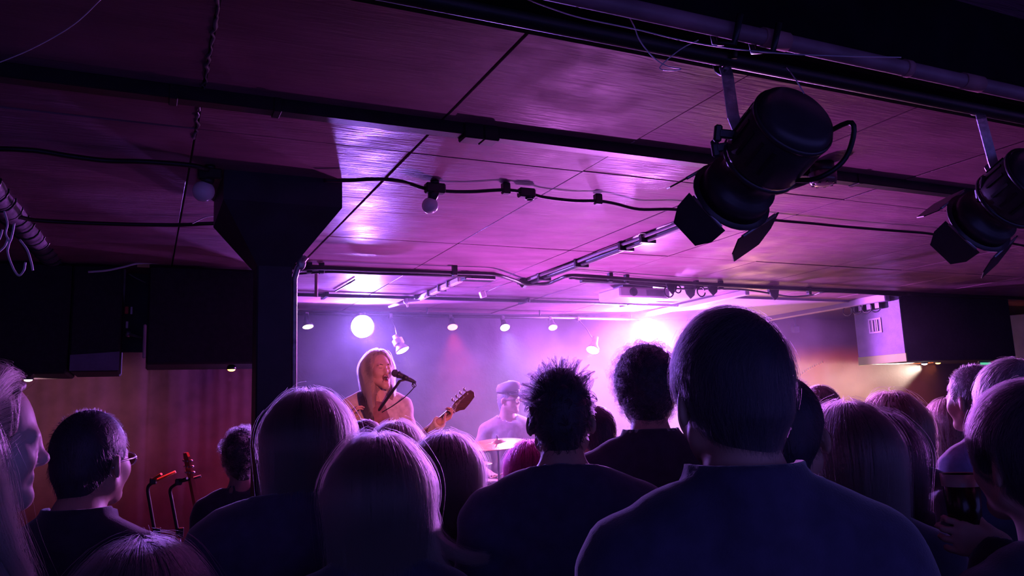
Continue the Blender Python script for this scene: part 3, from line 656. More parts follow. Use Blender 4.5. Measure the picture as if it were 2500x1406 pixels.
# faint fixture and curly lead on the brown wall
fx = thing('wall_bracket', 'faint small bracket on the brown wall left of the hanging box', 'bracket', aty(1942, 800, YB))
f0 = aty(1942, 800, YB-.03)
MB().box((-.05, -.02, -.06), (.05, .03, .02), at=f0, bev=.006).build('plate', PALE, fx); MB().cyl(f0, f0+np.array([-.0, 0, .17]), .012, n=8).build('stem', PALE, fx)
pts = []
for k in range(90):
    u = k/89; c_ = aty(1950+62*u, 925-42*u**.6, YB-.016); pts.append(c_+np.array([.014*math.cos(k*.9), .008*math.cos(k*.9), .014*math.sin(k*.9)]))
t_ = MB().tube(pts, .004, 5).build('curly_lead', mat('orange_lead', (.6, .2, .12), .5)); tag(t_, 'curly orange lead hanging on the brown wall', 'cable')
# ------------------------------------------------------------------ smooth body surfaces
f32 = np.float32
def rc(a, b, ra, rb=None, k=.02, op=1): return ['rc', np.array(a, float), np.array(b, float), ra, ra if rb is None else rb, k, op]
def el(c, r, k=.02, op=1, rot=None): return ['el', np.array(c, float), np.array(r if hasattr(r, '__len__') else [r]*3, float), rot, None, k, op]
def ev(p, P):
    if p[0] == 'rc':
        a, b, ra, rb = p[1:5]; ab = b-a; L2 = ab@ab+1e-12
        q = P-a.astype(P.dtype); t = np.clip((q@ab.astype(P.dtype))/L2, 0, 1)
        d = q-t[..., None]*ab.astype(P.dtype)
        return np.sqrt((d*d).sum(-1))-(ra+(rb-ra)*t)
    q = P-p[1].astype(P.dtype)
    if p[3] is not None: q = q@p[3].astype(P.dtype)
    r = p[2].astype(P.dtype)
    a = q/r; k0 = np.sqrt((a*a).sum(-1)); a = a/r; k1 = np.sqrt((a*a).sum(-1))+1e-9
    return k0*(k0-1)/k1
def bounds(p):
    if p[0] == 'rc':
        m = max(p[3], p[4]); return np.minimum(p[1], p[2])-m, np.maximum(p[1], p[2])+m
    m = p[2] if p[3] is None else np.abs(p[3])@p[2]
    return p[1]-m, p[1]+m
def smin(a, b, k):
    h = np.clip(.5+.5*(b-a)/k, 0, 1); return b+(a-b)*h-k*h*(1-h)
def sdf(prims, P):
    D = np.full(P.shape[:-1], .3, P.dtype)
    for p in prims:
        d = ev(p, P)
        D = smin(D, d, p[5]) if p[6] > 0 else -smin(-D, d, p[5])
    return D
def grad(prims, P, e=.002):
    g = np.zeros_like(P)
    for i in range(3):
        o = np.zeros(3, P.dtype); o[i] = e
        g[..., i] = sdf(prims, P+o)-sdf(prims, P-o)
    return g/(np.linalg.norm(g, axis=-1, keepdims=True)+1e-9)
def xf(prims, M, c, s):
    out = []
    for p in prims:
        q = list(p)
        if p[0] == 'rc': q[1] = c+M@(p[1]*s); q[2] = c+M@(p[2]*s); q[3] = p[3]*s; q[4] = p[4]*s
        else:
            q[1] = c+M@(p[1]*s); q[2] = p[2]*s; q[3] = M@(p[3] if p[3] is not None else np.eye(3))
        out.append(q)
    return out
def axis(lo, hi, fine, coarse, zones):
    v = [lo]
    while v[-1] < hi:
        x = v[-1]; h = coarse
        for a, b in zones:
            if a-coarse <= x <= b: h = fine
        v.append(x+h)
    return np.array(v, f32)
def field(prims, xs, ys, zs):
    D = np.full((len(xs), len(ys), len(zs)), .06, f32)
    for p in prims:
        lo, hi = bounds(p); m = .035+p[5]
        s = [slice(max(0, np.searchsorted(a, lo[i]-m)-1), np.searchsorted(a, hi[i]+m)+1) for i, a in enumerate((xs, ys, zs))]
        X, Y, Z = np.meshgrid(xs[s[0]], ys[s[1]], zs[s[2]], indexing='ij')
        if X.size == 0: continue
        d = ev(p, np.stack((X, Y, Z), -1)); v = D[s[0], s[1], s[2]]
        D[s[0], s[1], s[2]] = smin(v, d, p[5]) if p[6] > 0 else -smin(-v, d, p[5])
    return D
def nets(D, xs, ys, zs, name):
    S = D < 0
    c = np.zeros(tuple(n-1 for n in D.shape), np.int8)
    for a in (0, 1):
        for b in (0, 1):
            for e in (0, 1): c += S[a:D.shape[0]-1+a, b:D.shape[1]-1+b, e:D.shape[2]-1+e]
    act = (c > 0) & (c < 8); I, J, K = np.nonzero(act); n = len(I)
    idx = np.full(act.shape, -1, np.int32); idx[I, J, K] = np.arange(n)
    pos = np.zeros((n, 3)); cnt = np.zeros(n)
    for ax_ in range(3):
        for u in (0, 1):
            for w_ in (0, 1):
                o0 = [0, 0, 0]; o0[(ax_+1) % 3] = u; o0[(ax_+2) % 3] = w_; o1 = list(o0); o1[ax_] = 1
                d0 = D[I+o0[0], J+o0[1], K+o0[2]].astype(float); d1 = D[I+o1[0], J+o1[1], K+o1[2]].astype(float)
                m = (d0 < 0) != (d1 < 0); t = np.where(m, d0/(d0-d1+1e-12*(d0 == d1)), 0)
                p0 = np.stack((xs[I+o0[0]], ys[J+o0[1]], zs[K+o0[2]]), 1); p1 = np.stack((xs[I+o1[0]], ys[J+o1[1]], zs[K+o1[2]]), 1)
                pos += (p0+(p1-p0)*t[:, None])*m[:, None]; cnt += m
    pos /= cnt[:, None]
    Q = []
    for ax_ in range(3):
        sl0 = [slice(1, -1)]*3; sl1 = [slice(1, -1)]*3; sl0[ax_] = slice(0, -1); sl1[ax_] = slice(1, None)
        a, b = S[tuple(sl0)], S[tuple(sl1)]
        e = np.array(np.nonzero(a != b)); sgn = a[tuple(e)]
        g = e.copy()
        for q in range(3):
            if q != ax_: g[q] += 1
        u, v = (ax_+1) % 3, (ax_+2) % 3; quad = []
        for du, dv in ((-1, -1), (0, -1), (0, 0), (-1, 0)):
            h = g.copy(); h[u] += du; h[v] += dv; quad.append(idx[h[0], h[1], h[2]])
        quad = np.stack(quad, 1); quad[~sgn] = quad[~sgn][:, ::-1]; Q.append(quad)
    Q = np.concatenate(Q); Q = Q[(Q >= 0).all(1)]
    me = bpy.data.meshes.new(name)
    me.vertices.add(n); me.vertices.foreach_set('co', pos.astype(f32).ravel())
    me.loops.add(len(Q)*4); me.loops.foreach_set('vertex_index', Q.astype(np.int32).ravel())
    me.polygons.add(len(Q)); me.polygons.foreach_set('loop_start', np.arange(0, len(Q)*4, 4, dtype=np.int32))
    me.update(calc_edges=True); me.polygons.foreach_set('use_smooth', np.ones(len(Q), bool))
    me.validate()
    return me, pos, Q
def rot(axis_, a):
    c, s = math.cos(a), math.sin(a)
    return np.array({'x': [[1, 0, 0], [0, c, -s], [0, s, c]], 'y': [[c, 0, s], [0, 1, 0], [-s, 0, c]], 'z': [[c, -s, 0], [s, c, 0], [0, 0, 1]]}[axis_])

# ------------------------------------------------------------------ head, hand, body
def head_prims(mouth=0.0, nose=1.0, jaw=1.0, chin=1.0):
    P = [el((0, -.012, .135), (.076, .096, .097)), el((0, .032, .080), (.058, .058, .080), .03)]
    for s in (-1, 1):
        P += [rc((s*.050, -.004, .045), (s*.012, .068, .008-.03*mouth), .022*jaw, .019*chin, .03), el((s*.040, .055, .075), (.024, .026, .028), .03)]
        P += [el((s*.081, -.014, .092), (.009, .020, .031), .006, 1, rot('z', s*.5)@rot('x', -.15)), el((s*.090, -.004, .094), (.006, .010, .018), .005, -1, rot('z', s*.5))]
    P += [rc((-.034, .080, .119), (.034, .080, .119), .011, k=.018), el((0, .072, .006-.03*mouth), (.02, .018, .016), .02)]
    for s in (-1, 1): P += [el((s*.033, .100, .101), (.017, .012, .009), .014, -1), el((s*.032, .0785, .099), (.0140, .0125, .0115), .006)]
    P += [rc((0, .086, .114), (0, .086+.016*nose, .080), .007, .0090, .014), rc((0, .086+.017*nose, .078), (0, .086+.013*nose, .074), .0095, k=.010), rc((-.011, .093, .074), (.011, .093, .074), .0065, k=.010)]
    P += [rc((-.020, .084, .048), (.020, .084, .048), .0065, k=.008), rc((-.017, .083, .038-.032*mouth), (.017, .083, .038-.032*mouth), .007, k=.008)]
    if mouth: P += [el((0, .098, .034), (.021, .042, .010+.014*mouth), .005, -1)]
    P += [rc((0, -.026, .05), (0, -.050, -.11), .048, .055, .02)]
    return P
def hand_prims(w_, f_, n_, u_, s=1.0, curl=.35, thumb=.3, spread=.2):
    f_ = f_/np.linalg.norm(f_); n_ = n_-f_*(n_@f_); n_ /= np.linalg.norm(n_); u_ = u_-f_*(u_@f_)-n_*(u_@n_); u_ /= np.linalg.norm(u_)
    P = []
    for j in range(4):
        kn = w_+f_*(.088-.006*abs(j-1))*s+u_*(.030-.0205*j)*s
        P.append(rc(w_+f_*.008*s+u_*(.012-.008*j)*s, kn, .0165*s, .0105*s, .012))
        d = f_+u_*spread*(.5-.33*j); d /= np.linalg.norm(d); p = kn; ang = 0
        L = (.074, .082, .076, .060)[j]*s
        for q, fr in enumerate((.45, .31, .24)):
            ang += curl*(.75, 1.15, .8)[q]
            dd = d*math.cos(ang)+n_*math.sin(ang); e = p+dd*L*fr
            P.append(rc(p, e, (.0095, .0085, .0075)[q]*s, (.0085, .0075, .0065)[q]*s, .0035)); p = e
    b = w_+f_*.026*s+u_*.028*s; e = b+(f_*.55+u_*.75*(1-thumb)+n_*(.25+.6*thumb))*.040*s; g = e+(f_*.8+u_*.15+n_*(.25+.7*thumb))*.030*s
    P += [rc(w_+f_*.01*s+u_*.01*s, b, .017*s, .0135*s, .012), rc(b, e, .0125*s, .0105*s, .006), rc(e, g, .010*s, .0075*s, .004)]
    return P
HANG = {s: dict(el=(s*.245, -.03, 1.10), wr=(s*.235, .055, .865), hd=(0, .12, -1), hn=(-s, 0, 0), hu=(0, 1, .1), curl=.35) for s in (-1, 1)}
def body_prims(s, gw, arms, sit=None, off=0.0, part='all', lean=0.0):
    """part: 'torso', 'arms', 'legs', 'all' - in metres, standing height 1.75*s"""
    S3 = np.array([s*gw, s*gw, s]); dz = 0.0 if sit is None else (sit-.92*s)
    def q(p): return np.array(p)*S3+np.array([0, 0, dz])
    o = off; P = []
    if part in ('torso', 'all'):
        P += [rc(q((-.125, -.035, 1.372)), q((.125, -.035, 1.372)), .062*s+o, k=.04), el(q((0, -.012, 1.27)), (.162*s*gw+o, .108*s*gw+o, .175*s+o), .05),
              el(q((0, .0, 1.07)), (.140*s*gw+o, .100*s*gw+o, .17*s+o), .06), el(q((0, -.008, .925)), (.163*s*gw+o, .115*s*gw+o, .125*s+o), .05)]
        for d in (-1, 1): P += [rc(q((d*.03, -.05, 1.468)), q((d*.145, -.035, 1.375)), .038*s+o, .050*s+o, .04)]
        P += [rc(q((0, -.045, 1.50)), q((0, -.045, 1.38)), .054*s+o*.4, .066*s+o, .03)]
    if part in ('arms', 'all'):
        for d in (-1, 1):
            a = arms[d]; sh = q((d*.178, -.035, 1.355)); e, w_ = np.array(a['el']), np.array(a['wr'])
            if not a.get('abs'): e, w_ = q(e), q(w_)
            P += [rc(sh, e, .052*s*gw**.5+o, .041*s+o, .035), rc(e, w_, .040*s+o, .029*s+o, .02), el(sh, .058*s+o, .03)]
    if part in ('legs', 'all'):
        for d in (-1, 1):
            hp = q((d*.088, -.005, .90)); 
            if sit is None: kn, an = np.array([d*.10*s*gw, .015, .50*s]), np.array([d*.105*s*gw, -.02, .085*s])
            else: kn, an = np.array([d*.20, .40*s, sit-.02]), np.array([d*.20, .36*s, .09])
            P += [rc(hp, kn, .088*s*gw+o, .056*s+o, .05), rc(kn, an, .056*s+o, .039*s+o, .02), rc(an+np.array([0, -.02, -.045]), an+np.array([d*.01, .16, -.055]), .034+o*.3, .030+o*.3, .02)]
    return P

# ------------------------------------------------------------------ hair
def hair_prims(style, th, ln):
    P = [el((0, -.016, .138), (.076+th, .096+th, .097+th))]
    P += [rc((0, -.062, .075), (0, -.062, .02), .052+th*.4, .040, .03)]
    if style in ('long', 'bob', 'wavy'):
        P += [el((0, -.052, .03), (.080+th, .062+th, .12), .03)]
        for s in (-1, 1):
            P += [rc((s*.038, -.050, .06), (s*.052, -.062, -ln), .046, .034, .03), rc((s*.060, -.014, .10), (s*.072, -.006, -ln*.78), .024, .015, .03)]
        P += [rc((0, -.06, .05), (0, -.078, -ln*1.03), .055, .036, .03)]
    P += [el((0, .135, .066), (.130, .108, .136), .012, -1)]
    if style in ('long', 'bob', 'wavy'): P += [el((0, .125, .135), (.078, .064, .066), .012, -1)]
    if style in ('short', 'spiky', 'curly', 'crop'):
        for s in (-1, 1): P += [el((s*.092, -.004, .082), (.029, .036, .046), .010, -1)]
        P += [el((0, .07, .02), (.12, .105, .075), .015, -1)]
    return P
def strand_curves(name, pts, rad, material, parent):
    n, m = pts.shape[:2]
    c = bpy.data.hair_curves.new(name); c.add_curves([m]*n)
    c.attributes['position'].data.foreach_set('vector', pts.astype(f32).ravel())
    a = c.attributes.get('radius') or c.attributes.new('radius', 'FLOAT', 'POINT')
    prof = np.linspace(1, .35, m)
    a.data.foreach_set('value', (np.tile(prof, (n, 1))*rad).astype(f32).ravel())
    c.materials.append(material)
    o = bpy.data.objects.new(name, c); COL.objects.link(o); o.parent = parent; o['kind'] = 'stuff'
    return o
def grow(style, prims, pos, Q, n, ln, seed, flip=None):
    r = np.random.default_rng(seed)
    tri = pos[Q]; ar = np.linalg.norm(np.cross(tri[:, 2]-tri[:, 0], tri[:, 3]-tri[:, 1]), axis=1)
    cen = tri.mean(1); ok = cen[:, 2] > (.015 if style not in ('long', 'bob', 'wavy') else .06)
    if style in ('long', 'bob', 'wavy'): ok = ok & (cen[:, 1] < .05)
    w_ = ar*ok; fidx = r.choice(len(Q), n, p=w_/w_.sum())
    u, v = r.random((2, n, 1)); t = tri[fidx]
    p = (t[:, 0]*(1-u)+t[:, 1]*u)*(1-v)+(t[:, 3]*(1-u)+t[:, 2]*u)*v
    nrm = grad(prims, p); out = []
    if style == 'short':
        m = 8; L = ln*r.uniform(.7, 1.2, n); fl = np.array([.05, .1, -.1]) if flip is None else np.array(flip)
        offs = r.gamma(2.0, .0012, n)+.0003; lift = r.random(n)**2*.006+r.normal(0, .001, n); p = p+nrm*offs[:, None]; out.append(p.copy())
        wob = r.normal(0, .22, (n, 3))
        for k in range(m-1):
            g = grad(prims, p); rad = p-np.array([0, -.055, .20]); rad[:, 2] = 0; rad /= np.linalg.norm(rad, axis=1, keepdims=True)+1e-6
            tp_ = np.clip((p[:, 2:3]-.13)/.08, 0, 1)
            dv = rad*.7*tp_+np.array([0, 0, -1.0])*(1.1-.6*tp_)+fl*tp_*1.1+wob
            dv -= g*(dv*g).sum(1)[:, None]; dv /= np.linalg.norm(dv, axis=1, keepdims=True)+1e-6
            p = p+dv*(L/(m-1))[:, None]; d = sdf(prims, p); g = grad(prims, p)
            p = p+g*np.clip(offs+lift*(k+1)/(m-1)-d, -.02, .03)[:, None]; out.append(p.copy())
    elif style in ('long', 'bob', 'wavy'):
        m = 17; step = (ln+.20-np.clip(.0-p[:, 2]+.0, 0, .2))/(m-1)
        offs = r.gamma(1.8, .0030, n)+.0005; offs[:n//30] += r.random(n//30)*.018; ph = r.random(n)*6.28; ph2 = r.random(n)*6.28
        p = p+nrm*offs[:, None]; out.append(p.copy()); end = r.uniform(-ln*1.12, -ln*.85, n)
        length = (p[:, 2]-end)*1.15+.02; step = length/(m-1)
        for k in range(m-1):
            d, g = sdf(prims, p), grad(prims, p)
            rad = p-np.array([0, -.02, .16]); rad[:, 2] = 0; rad /= np.linalg.norm(rad, axis=1, keepdims=True)+1e-6
            rad[:, 1] -= .25+1.6*np.clip((p[:, 1]-.0)/.05, 0, 1)
            dirv = np.array([0, 0, -1.0])+rad*np.clip((p[:, 2:3]-.10)/.10, 0, 1)*1.2
            dirv = dirv-g*np.minimum((dirv*g).sum(1), 0)[:, None]*1.0
            wv = .35 if style == 'wavy' else .10
            dirv[:, 0] += wv*np.sin(ph+k*(1.1 if style == 'wavy' else .5)); dirv[:, 1] += wv*np.sin(ph2+k*(1.2 if style == 'wavy' else .55))
            fr = (p[:, 1] > .012) & (p[:, 2] < .19)
            dirv[:, 0] += np.where(fr, np.sign(p[:, 0])*1.0, 0); dirv[:, 1] -= np.where(fr, 1.2, 0)
            dirv /= np.linalg.norm(dirv, axis=1, keepdims=True)
            p = p+dirv*step[:, None]
            d = sdf(prims, p); g = grad(prims, p)
            near = p[:, 2] > end+.02
            corr = np.where(d < offs, offs-d, np.where(near, (offs-d)*.35, 0)); p = p+g*np.clip(corr, -.02, .04)[:, None]
            out.append(p.copy())
    else:
        m = 6 if style != 'curly' else 12; L = ln*r.uniform(.6, 1.25, n)
        fl = np.array([.05, .25, 0.0]) if flip is None else np.array(flip)
        tan = fl-nrm*(nrm@fl)[:, None]
        lift = {'short': .22, 'crop': .6, 'spiky': 1.0, 'curly': .9}[style]
        topness = np.clip((p[:, 2]-.12)/.08, 0, 1)[:, None]
        d = nrm*lift+tan*.9+r.normal(0, {'spiky': .28, 'short': .16}.get(style, .2), (n, 3))
        d += np.array([0, 0, -1.0])*(1-topness)*(.9 if style != 'spiky' else .8)
        if style == 'spiky': d += np.array([0, .0, .55])*topness
        d /= np.linalg.norm(d, axis=1, keepdims=True); L = L*(.35+.75*topness[:, 0]) if style == 'spiky' else L
        a, b = np.cross(d, r.normal(0, 1, (n, 3))), None; a /= np.linalg.norm(a, axis=1, keepdims=True)+1e-9; b = np.cross(d, a)
        ph = r.random(n)*6.28
        for k in range(m):
            s_ = k/(m-1)
            q = p+d*(L*s_)[:, None]*(.75 if style == 'curly' else 1)
            if style == 'curly':
                cr = .009*min(1, s_*2.5); th = ph+s_*11
                q = q+(a*np.cos(th)[:, None]+b*np.sin(th)[:, None])*cr
            else: q = q+np.array([0, 0, -1.0])*(L*s_*s_*.18)[:, None]
            out.append(q)
    out = np.stack(out, 1); m = out.shape[1]
    # strands gather into locks
    K = max(12, n//(26 if style != 'spiky' else 18)); gi = r.choice(n, K, replace=False)
    d2 = ((out[:, None, 0]-out[None, gi, 0])**2).sum(-1) if n*K < 6e6 else ((out[:, None, 0].astype(f32)-out[None, gi, 0].astype(f32))**2).sum(-1)
    near = gi[d2.argmin(1)]; wmax = {'spiky': .88, 'curly': .5, 'long': .55, 'wavy': .65, 'bob': .5}.get(style, .3)
    wk = wmax*(np.arange(m)/(m-1))[None, :, None]*(r.random(n) > .06)[:, None, None]
    out = out+(out[near]-out)*wk
    return out

# ------------------------------------------------------------------ a whole person
NPERS = 0
def person(label, px, py, t, yaw_, hy=0.0, hp=0.0, hr=0.0, hs=1.0, hair=('short', .012, .03, 'dark'), nstr=2500, top='navy', skin='skin_fair', gw=1.0,
           arms=None, sit=None, base=0.0, fine=.0085, thick=.016, collar=False, sleeve='long', face={}, group='audience seen from behind', loc=None, ztop=None, bottoms='dark_denim', hem=.84, armfine=(), cover=True, neck_=.0):
    global NPERS; NPERS += 1
    P0 = dep(px, py, t) if loc is None else np.array(loc)
    th = hair[1] if hair else .003
    root = thing('person', label, 'person', (P0[0], P0[1], base), -math.radians(yaw_), group)
    zt = P0[2]-base
    Rb = rot('z', -math.radians(yaw_)); loc0 = np.array([P0[0], P0[1], base])
    tolocal = lambda p: Rb.T@(np.array(p)-loc0)
    Mh = rot('z', -math.radians(hy))@rot('y', math.radians(hr))@rot('x', math.radians(hp))
    piv = np.array([0, .012, zt-(.232+th)*hs]); topoff = Mh@np.array([0, -.012, .232+th])*hs
    piv = np.array([0, 0, zt])-topoff
    s = (piv[2]-neck_)/1.515 if sit is None else (piv[2]-sit)/(1.515-.92)
    A = {d: dict(HANG[d]) for d in (-1, 1)}
    for d in (-1, 1):
        if arms and d in arms:
            A[d].update(arms[d])
            if A[d].get('world'):
                A[d]['el'], A[d]['wr'] = tolocal(A[d]['el']), tolocal(A[d]['wr']); A[d]['abs'] = True
                for kk in ('hd', 'hn', 'hu'): A[d][kk] = Rb.T@np.array(A[d][kk])
    bp = body_prims(s, gw, A, sit)
    # shift the trunk so that the neck meets the head
    neck = xf(head_prims(**face), Mh, piv, hs)
    dz = 0.0 if sit is None else sit-.92*s
    hp_ = []; wrists = []
    for d in (-1, 1):
        w_ = np.array(A[d]['wr'], float)
        if not A[d].get('abs'): w_ = w_*np.array([s*gw, s*gw, s])+np.array([0, 0, dz])
        wrists.append(w_); A[d]['w'] = w_
        hp_ += hand_prims(w_, np.array(A[d]['hd'], float), np.array(A[d]['hn'], float), np.array(A[d]['hu'], float), .95*s, A[d]['curl'], A[d].get('thumb', .3))
    prims = bp+[rc(piv+Mh@np.array([0, -.03, .03])*hs, np.array([0, -.045*s, 1.42*s+dz]), .049*hs, .060*s, .02)]+neck+hp_
    lo = np.min([bounds(p)[0] for p in prims], 0)-.03; hi = np.max([bounds(p)[1] for p in prims], 0)+.03
    zx, zy, zz = [(-.10*hs, .10*hs)], [(-.13*hs, .14*hs)], [(piv[2]-.03, zt+.01)]
    for w_, d in zip(wrists, (-1, 1)):
        if armfine and d in armfine:
            h_ = np.array(A[d]['hd'], float); h_ = h_/np.linalg.norm(h_); a_ = np.minimum(w_, w_+h_*.19)-.05; b_ = np.maximum(w_, w_+h_*.19)+.05
            for z_, i in ((zx, 0), (zy, 1), (zz, 2)): z_.append((a_[i], b_[i]))
        elif sit is None and not (arms and d in arms):
            zx.append((w_[0]-.045, w_[0]+.045)); zz.append((w_[2]-.19, w_[2]))
    ff = fine if not armfine else min(fine, .0065)
    xs_, ys_, zs_ = axis(lo[0], hi[0], ff, .022, zx), axis(lo[1], hi[1], ff, .022, zy), axis(lo[2], hi[2], ff, .026, zz)
    me, pos, Q = nets(field(prims, xs_, ys_, zs_), xs_, ys_, zs_, 'body')
    newobj('body', me, skinmat(skin, SKINS[skin]), root)
    # garments
    if cover:
        gp_ = body_prims(s, gw, A, sit, thick, 'torso')+body_prims(s, gw, A, sit, thick*.85, 'arms')
        lo = np.min([bounds(p)[0] for p in gp_], 0)-.03; hi = np.max([bounds(p)[1] for p in gp_], 0)+.03
        g = .0115 if fine < .008 else .015
        xs_, ys_, zs_ = (np.arange(lo[i], hi[i]+g, g, dtype=f32) for i in range(3))
        D = field(gp_, xs_, ys_, zs_); X, Y, Z = np.meshgrid(xs_, ys_, zs_, indexing='ij'); PP = np.stack((X, Y, Z), -1)
        D = D+.0035*np.sin(Z*34+4*np.sin(X*9+NPERS)+3*Y)*np.clip((1.45*s+dz-Z)*6, .15, 1)+.002*np.sin(Z*71+X*40+NPERS*2)
        D = np.maximum(D, hem*s+dz-Z)
        nk = rc(piv+Mh@np.array([0, -.03, .05])*hs, np.array([0, -.045*s, 1.40*s+dz]), .060*hs, .070*s)
        nd = ev(nk, PP)
        cut = np.minimum(-(nd-.010), Z-(1.440*s+dz)+.45*(Y+.05))
        D = np.where(Z > 1.34*s+dz, np.maximum(D, cut), D)
        D = np.maximum(D, np.where(Z > 1.36*s+dz, Z-(1.485*s+dz)-.30*np.maximum(0, -Y-.04)+.12*np.maximum(Y, 0), -1))
        if collar:
            cd_ = np.maximum(np.abs(nd-.020)-.007, np.maximum(1.40*s+dz-Z, Z-(1.512*s+dz)+.45*np.maximum(0, Y+.02)))
            D = smin(D, cd_, .012)
        for d in (-1, 1):
            w_ = A[d]['w']; e = np.array(A[d]['el'], float)
            if not A[d].get('abs'): e = e*np.array([s*gw, s*gw, s])+np.array([0, 0, dz])
            sh = np.array([d*.178*s*gw, -.035*s*gw, 1.385*s+dz])
            if sleeve == 'long': a_, b_, rr = w_+(w_-e)*.02, w_+(w_-e)*.7, .085
            elif sleeve == 'short': a_, b_, rr = e*.62+sh*.38, w_, .085
            else: a_, b_, rr = sh+(sh-np.array([0, sh[1], sh[2]]))*.35, w_, .085
            ab = b_-a_; tt = ((PP-a_.astype(f32))@ab.astype(f32))/(ab@ab)
            dd = np.linalg.norm(PP-a_-np.clip(tt, 0, 1)[..., None]*ab, axis=-1)-rr
            tl = np.linalg.norm(ab); cutd = np.maximum(dd, -tt*tl)
            D = np.maximum(D, -cutd)
        me, _, _ = nets(D.astype(f32), xs_, ys_, zs_, 'top')
        newobj({'navy': 'jacket', 'black': 'shirt'}.get(top, 'shirt'), me, CLOTH(top), root)
        lp = body_prims(s, gw, A, sit, .013, 'legs')+[el(np.array([0, -.008*s*gw, .925*s+dz]), (.163*s*gw+.012, .115*s*gw+.012, .125*s), .05)]
        lo = np.min([bounds(p)[0] for p in lp], 0)-.04; hi = np.max([bounds(p)[1] for p in lp], 0)+.04; g = .026
        xs_, ys_, zs_ = (np.arange(lo[i], hi[i]+g, g, dtype=f32) for i in range(3))
        D = field(lp, xs_, ys_, zs_); Z = zs_[None, None, :]; D = np.maximum(D, np.maximum(.075-Z, Z-(1.0*s+dz))+0*D)
        me, _, _ = nets(D, xs_, ys_, zs_, 'trousers'); newobj('trousers', me, CLOTH(bottoms), root)
        for d in (-1, 1):
            ax_ = d*.108*s*gw if sit is None else d*.20; ay = -.02 if sit is None else .36*s
            o = bpy.data.objects.new('shoe', shoe_mesh()); COL.objects.link(o); o.parent = root; o.location = (ax_, ay, 0)
    # hair
    if hair:
        style, th, ln, colr = hair[:4]
        hp0 = hair_prims(style, th, ln)
        lo = np.min([bounds(p)[0] for p in hp0 if p[6] > 0], 0)-.03; hi = np.max([bounds(p)[1] for p in hp0 if p[6] > 0], 0)+.03
        g = .0085; xs_, ys_, zs_ = (np.arange(lo[i], hi[i]+g, g, dtype=f32) for i in range(3))
        D = field(hp0, xs_, ys_, zs_); X, Y, Z = np.meshgrid(xs_, ys_, zs_, indexing='ij')
        amp = {'curly': .006, 'spiky': .003, 'wavy': .005, 'long': .0035}.get(style, .0015)
        if style == 'curly': D = D+amp*np.sin(X*150)*np.sin(Y*140+1)*np.sin(Z*145)
        elif style in ('long', 'bob', 'wavy'): D = D+amp*np.sin(np.arctan2(X, Y+.02)*17+Z*6)+amp*.7*np.sin(np.arctan2(X, Y+.02)*31-Z*9+NPERS)
        if style in ('long', 'bob', 'wavy'): D = np.maximum(D, np.where((Y > .03) & (Z < .12) & (np.abs(X) < .052), .01, -1))
        if style in ('long', 'bob', 'wavy'): D = np.maximum(D, (Y-.052)-np.maximum(0, Z-.205)*2.5)
        D = D.astype(f32)
        me, pos, Q = nets(D, xs_, ys_, zs_, 'hair')
        co = (pos@Mh.T)*hs+piv; me.vertices.foreach_set('co', co.astype(f32).ravel()); me.update()
        ho = newobj('hair', me, HAIRC[colr][0](), root)
        if nstr:
            sp = grow(style, hp0, pos, Q, nstr, ln, 100+NPERS, hair[4] if len(hair) > 4 else None)
            sp = (sp@Mh.T)*hs+piv
            strand_curves('hair_strands', sp, max(.00017, .000105*t)*(2.6 if style == 'spiky' else 1), HAIRC[colr][1](), ho)
    return dict(root=root, s=s, piv=piv, Mh=Mh, hs=hs, dz=dz, A=A, Rb=Rb, loc=loc0, gw=gw,
                H=lambda q: piv+Mh@(np.array(q, float)*hs))
_shoe = []
def shoe_mesh():
    if not _shoe:
        pr = [rc((0, -.03, .04), (0, .06, .045), .042, .040, .03), rc((0, .06, .035), (0, .17, .028), .043, .034, .03), rc((0, -.02, .05), (0, -.02, .11), .045, .044, .03)]
        a = [np.arange(l, h, .014, dtype=f32) for l, h in ((-.07, .08), (-.1, .23), (-.02, .18))]
        D = field(pr, *a); Z = a[2][None, None, :]; D = np.maximum(D, np.maximum(.001-Z, Z-.11)+0*D)
        me, _, _ = nets(D, *a, 'shoe'); me.materials.append(mat('dark_leather', (.02, .017, .016), .4)); _shoe.append(me)
    return _shoe[0]
SKINS = {'skin_fair': (.62, .40, .32), 'skin_pale': (.82, .62, .56), 'skin_tan': (.50, .30, .22)}
CLOTHS = {'navy': (.058, .054, .120), 'black': (.042, .039, .080), 'charcoal': (.055, .05, .075), 'dark_denim': (.03, .032, .05), 'blue_shirt': (.20, .22, .42), 'beige_jacket': (.66, .60, .56), 'mauve': (.30, .15, .14), 'white_shirt': (.17, .14, .16), 'plum': (.05, .02, .03)}
def CLOTH(n): return mat('cloth_'+n, CLOTHS[n], .82, var=.2, scale=30, bump=.15, bscale=300, sheen=.9)
def hc(n, base, mel, red=.4, tint=None):
    return (lambda: mat('hair_mass_'+n, base, .48, var=.35, scale=40, bump=.3, bscale=180, stretch=(1, 1, .15)), lambda: hairmat('hair_'+n, mel, red, tint))
HAIRC = {'dark': hc('dark', (.036, .032, .062), 0, 0, (.040, .032, .045)), 'brown': hc('brown', (.046, .037, .062), 0, 0, (.12, .09, .10)), 'blond': hc('blond', (.26, .19, .15), 0, 0, (.62, .48, .38)), 'grey': hc('grey', (.28, .26, .27), .2, 0, (.5, .47, .47)),
         'red': hc('red', (.14, .05, .04), 0, 0, (.38, .16, .12)), 'magenta': hc('magenta', (.30, .012, .07), 0, 0, (.55, .02, .12)), 'lightbrown': hc('lightbrown', (.060, .048, .072), 0, 0, (.21, .155, .16))}

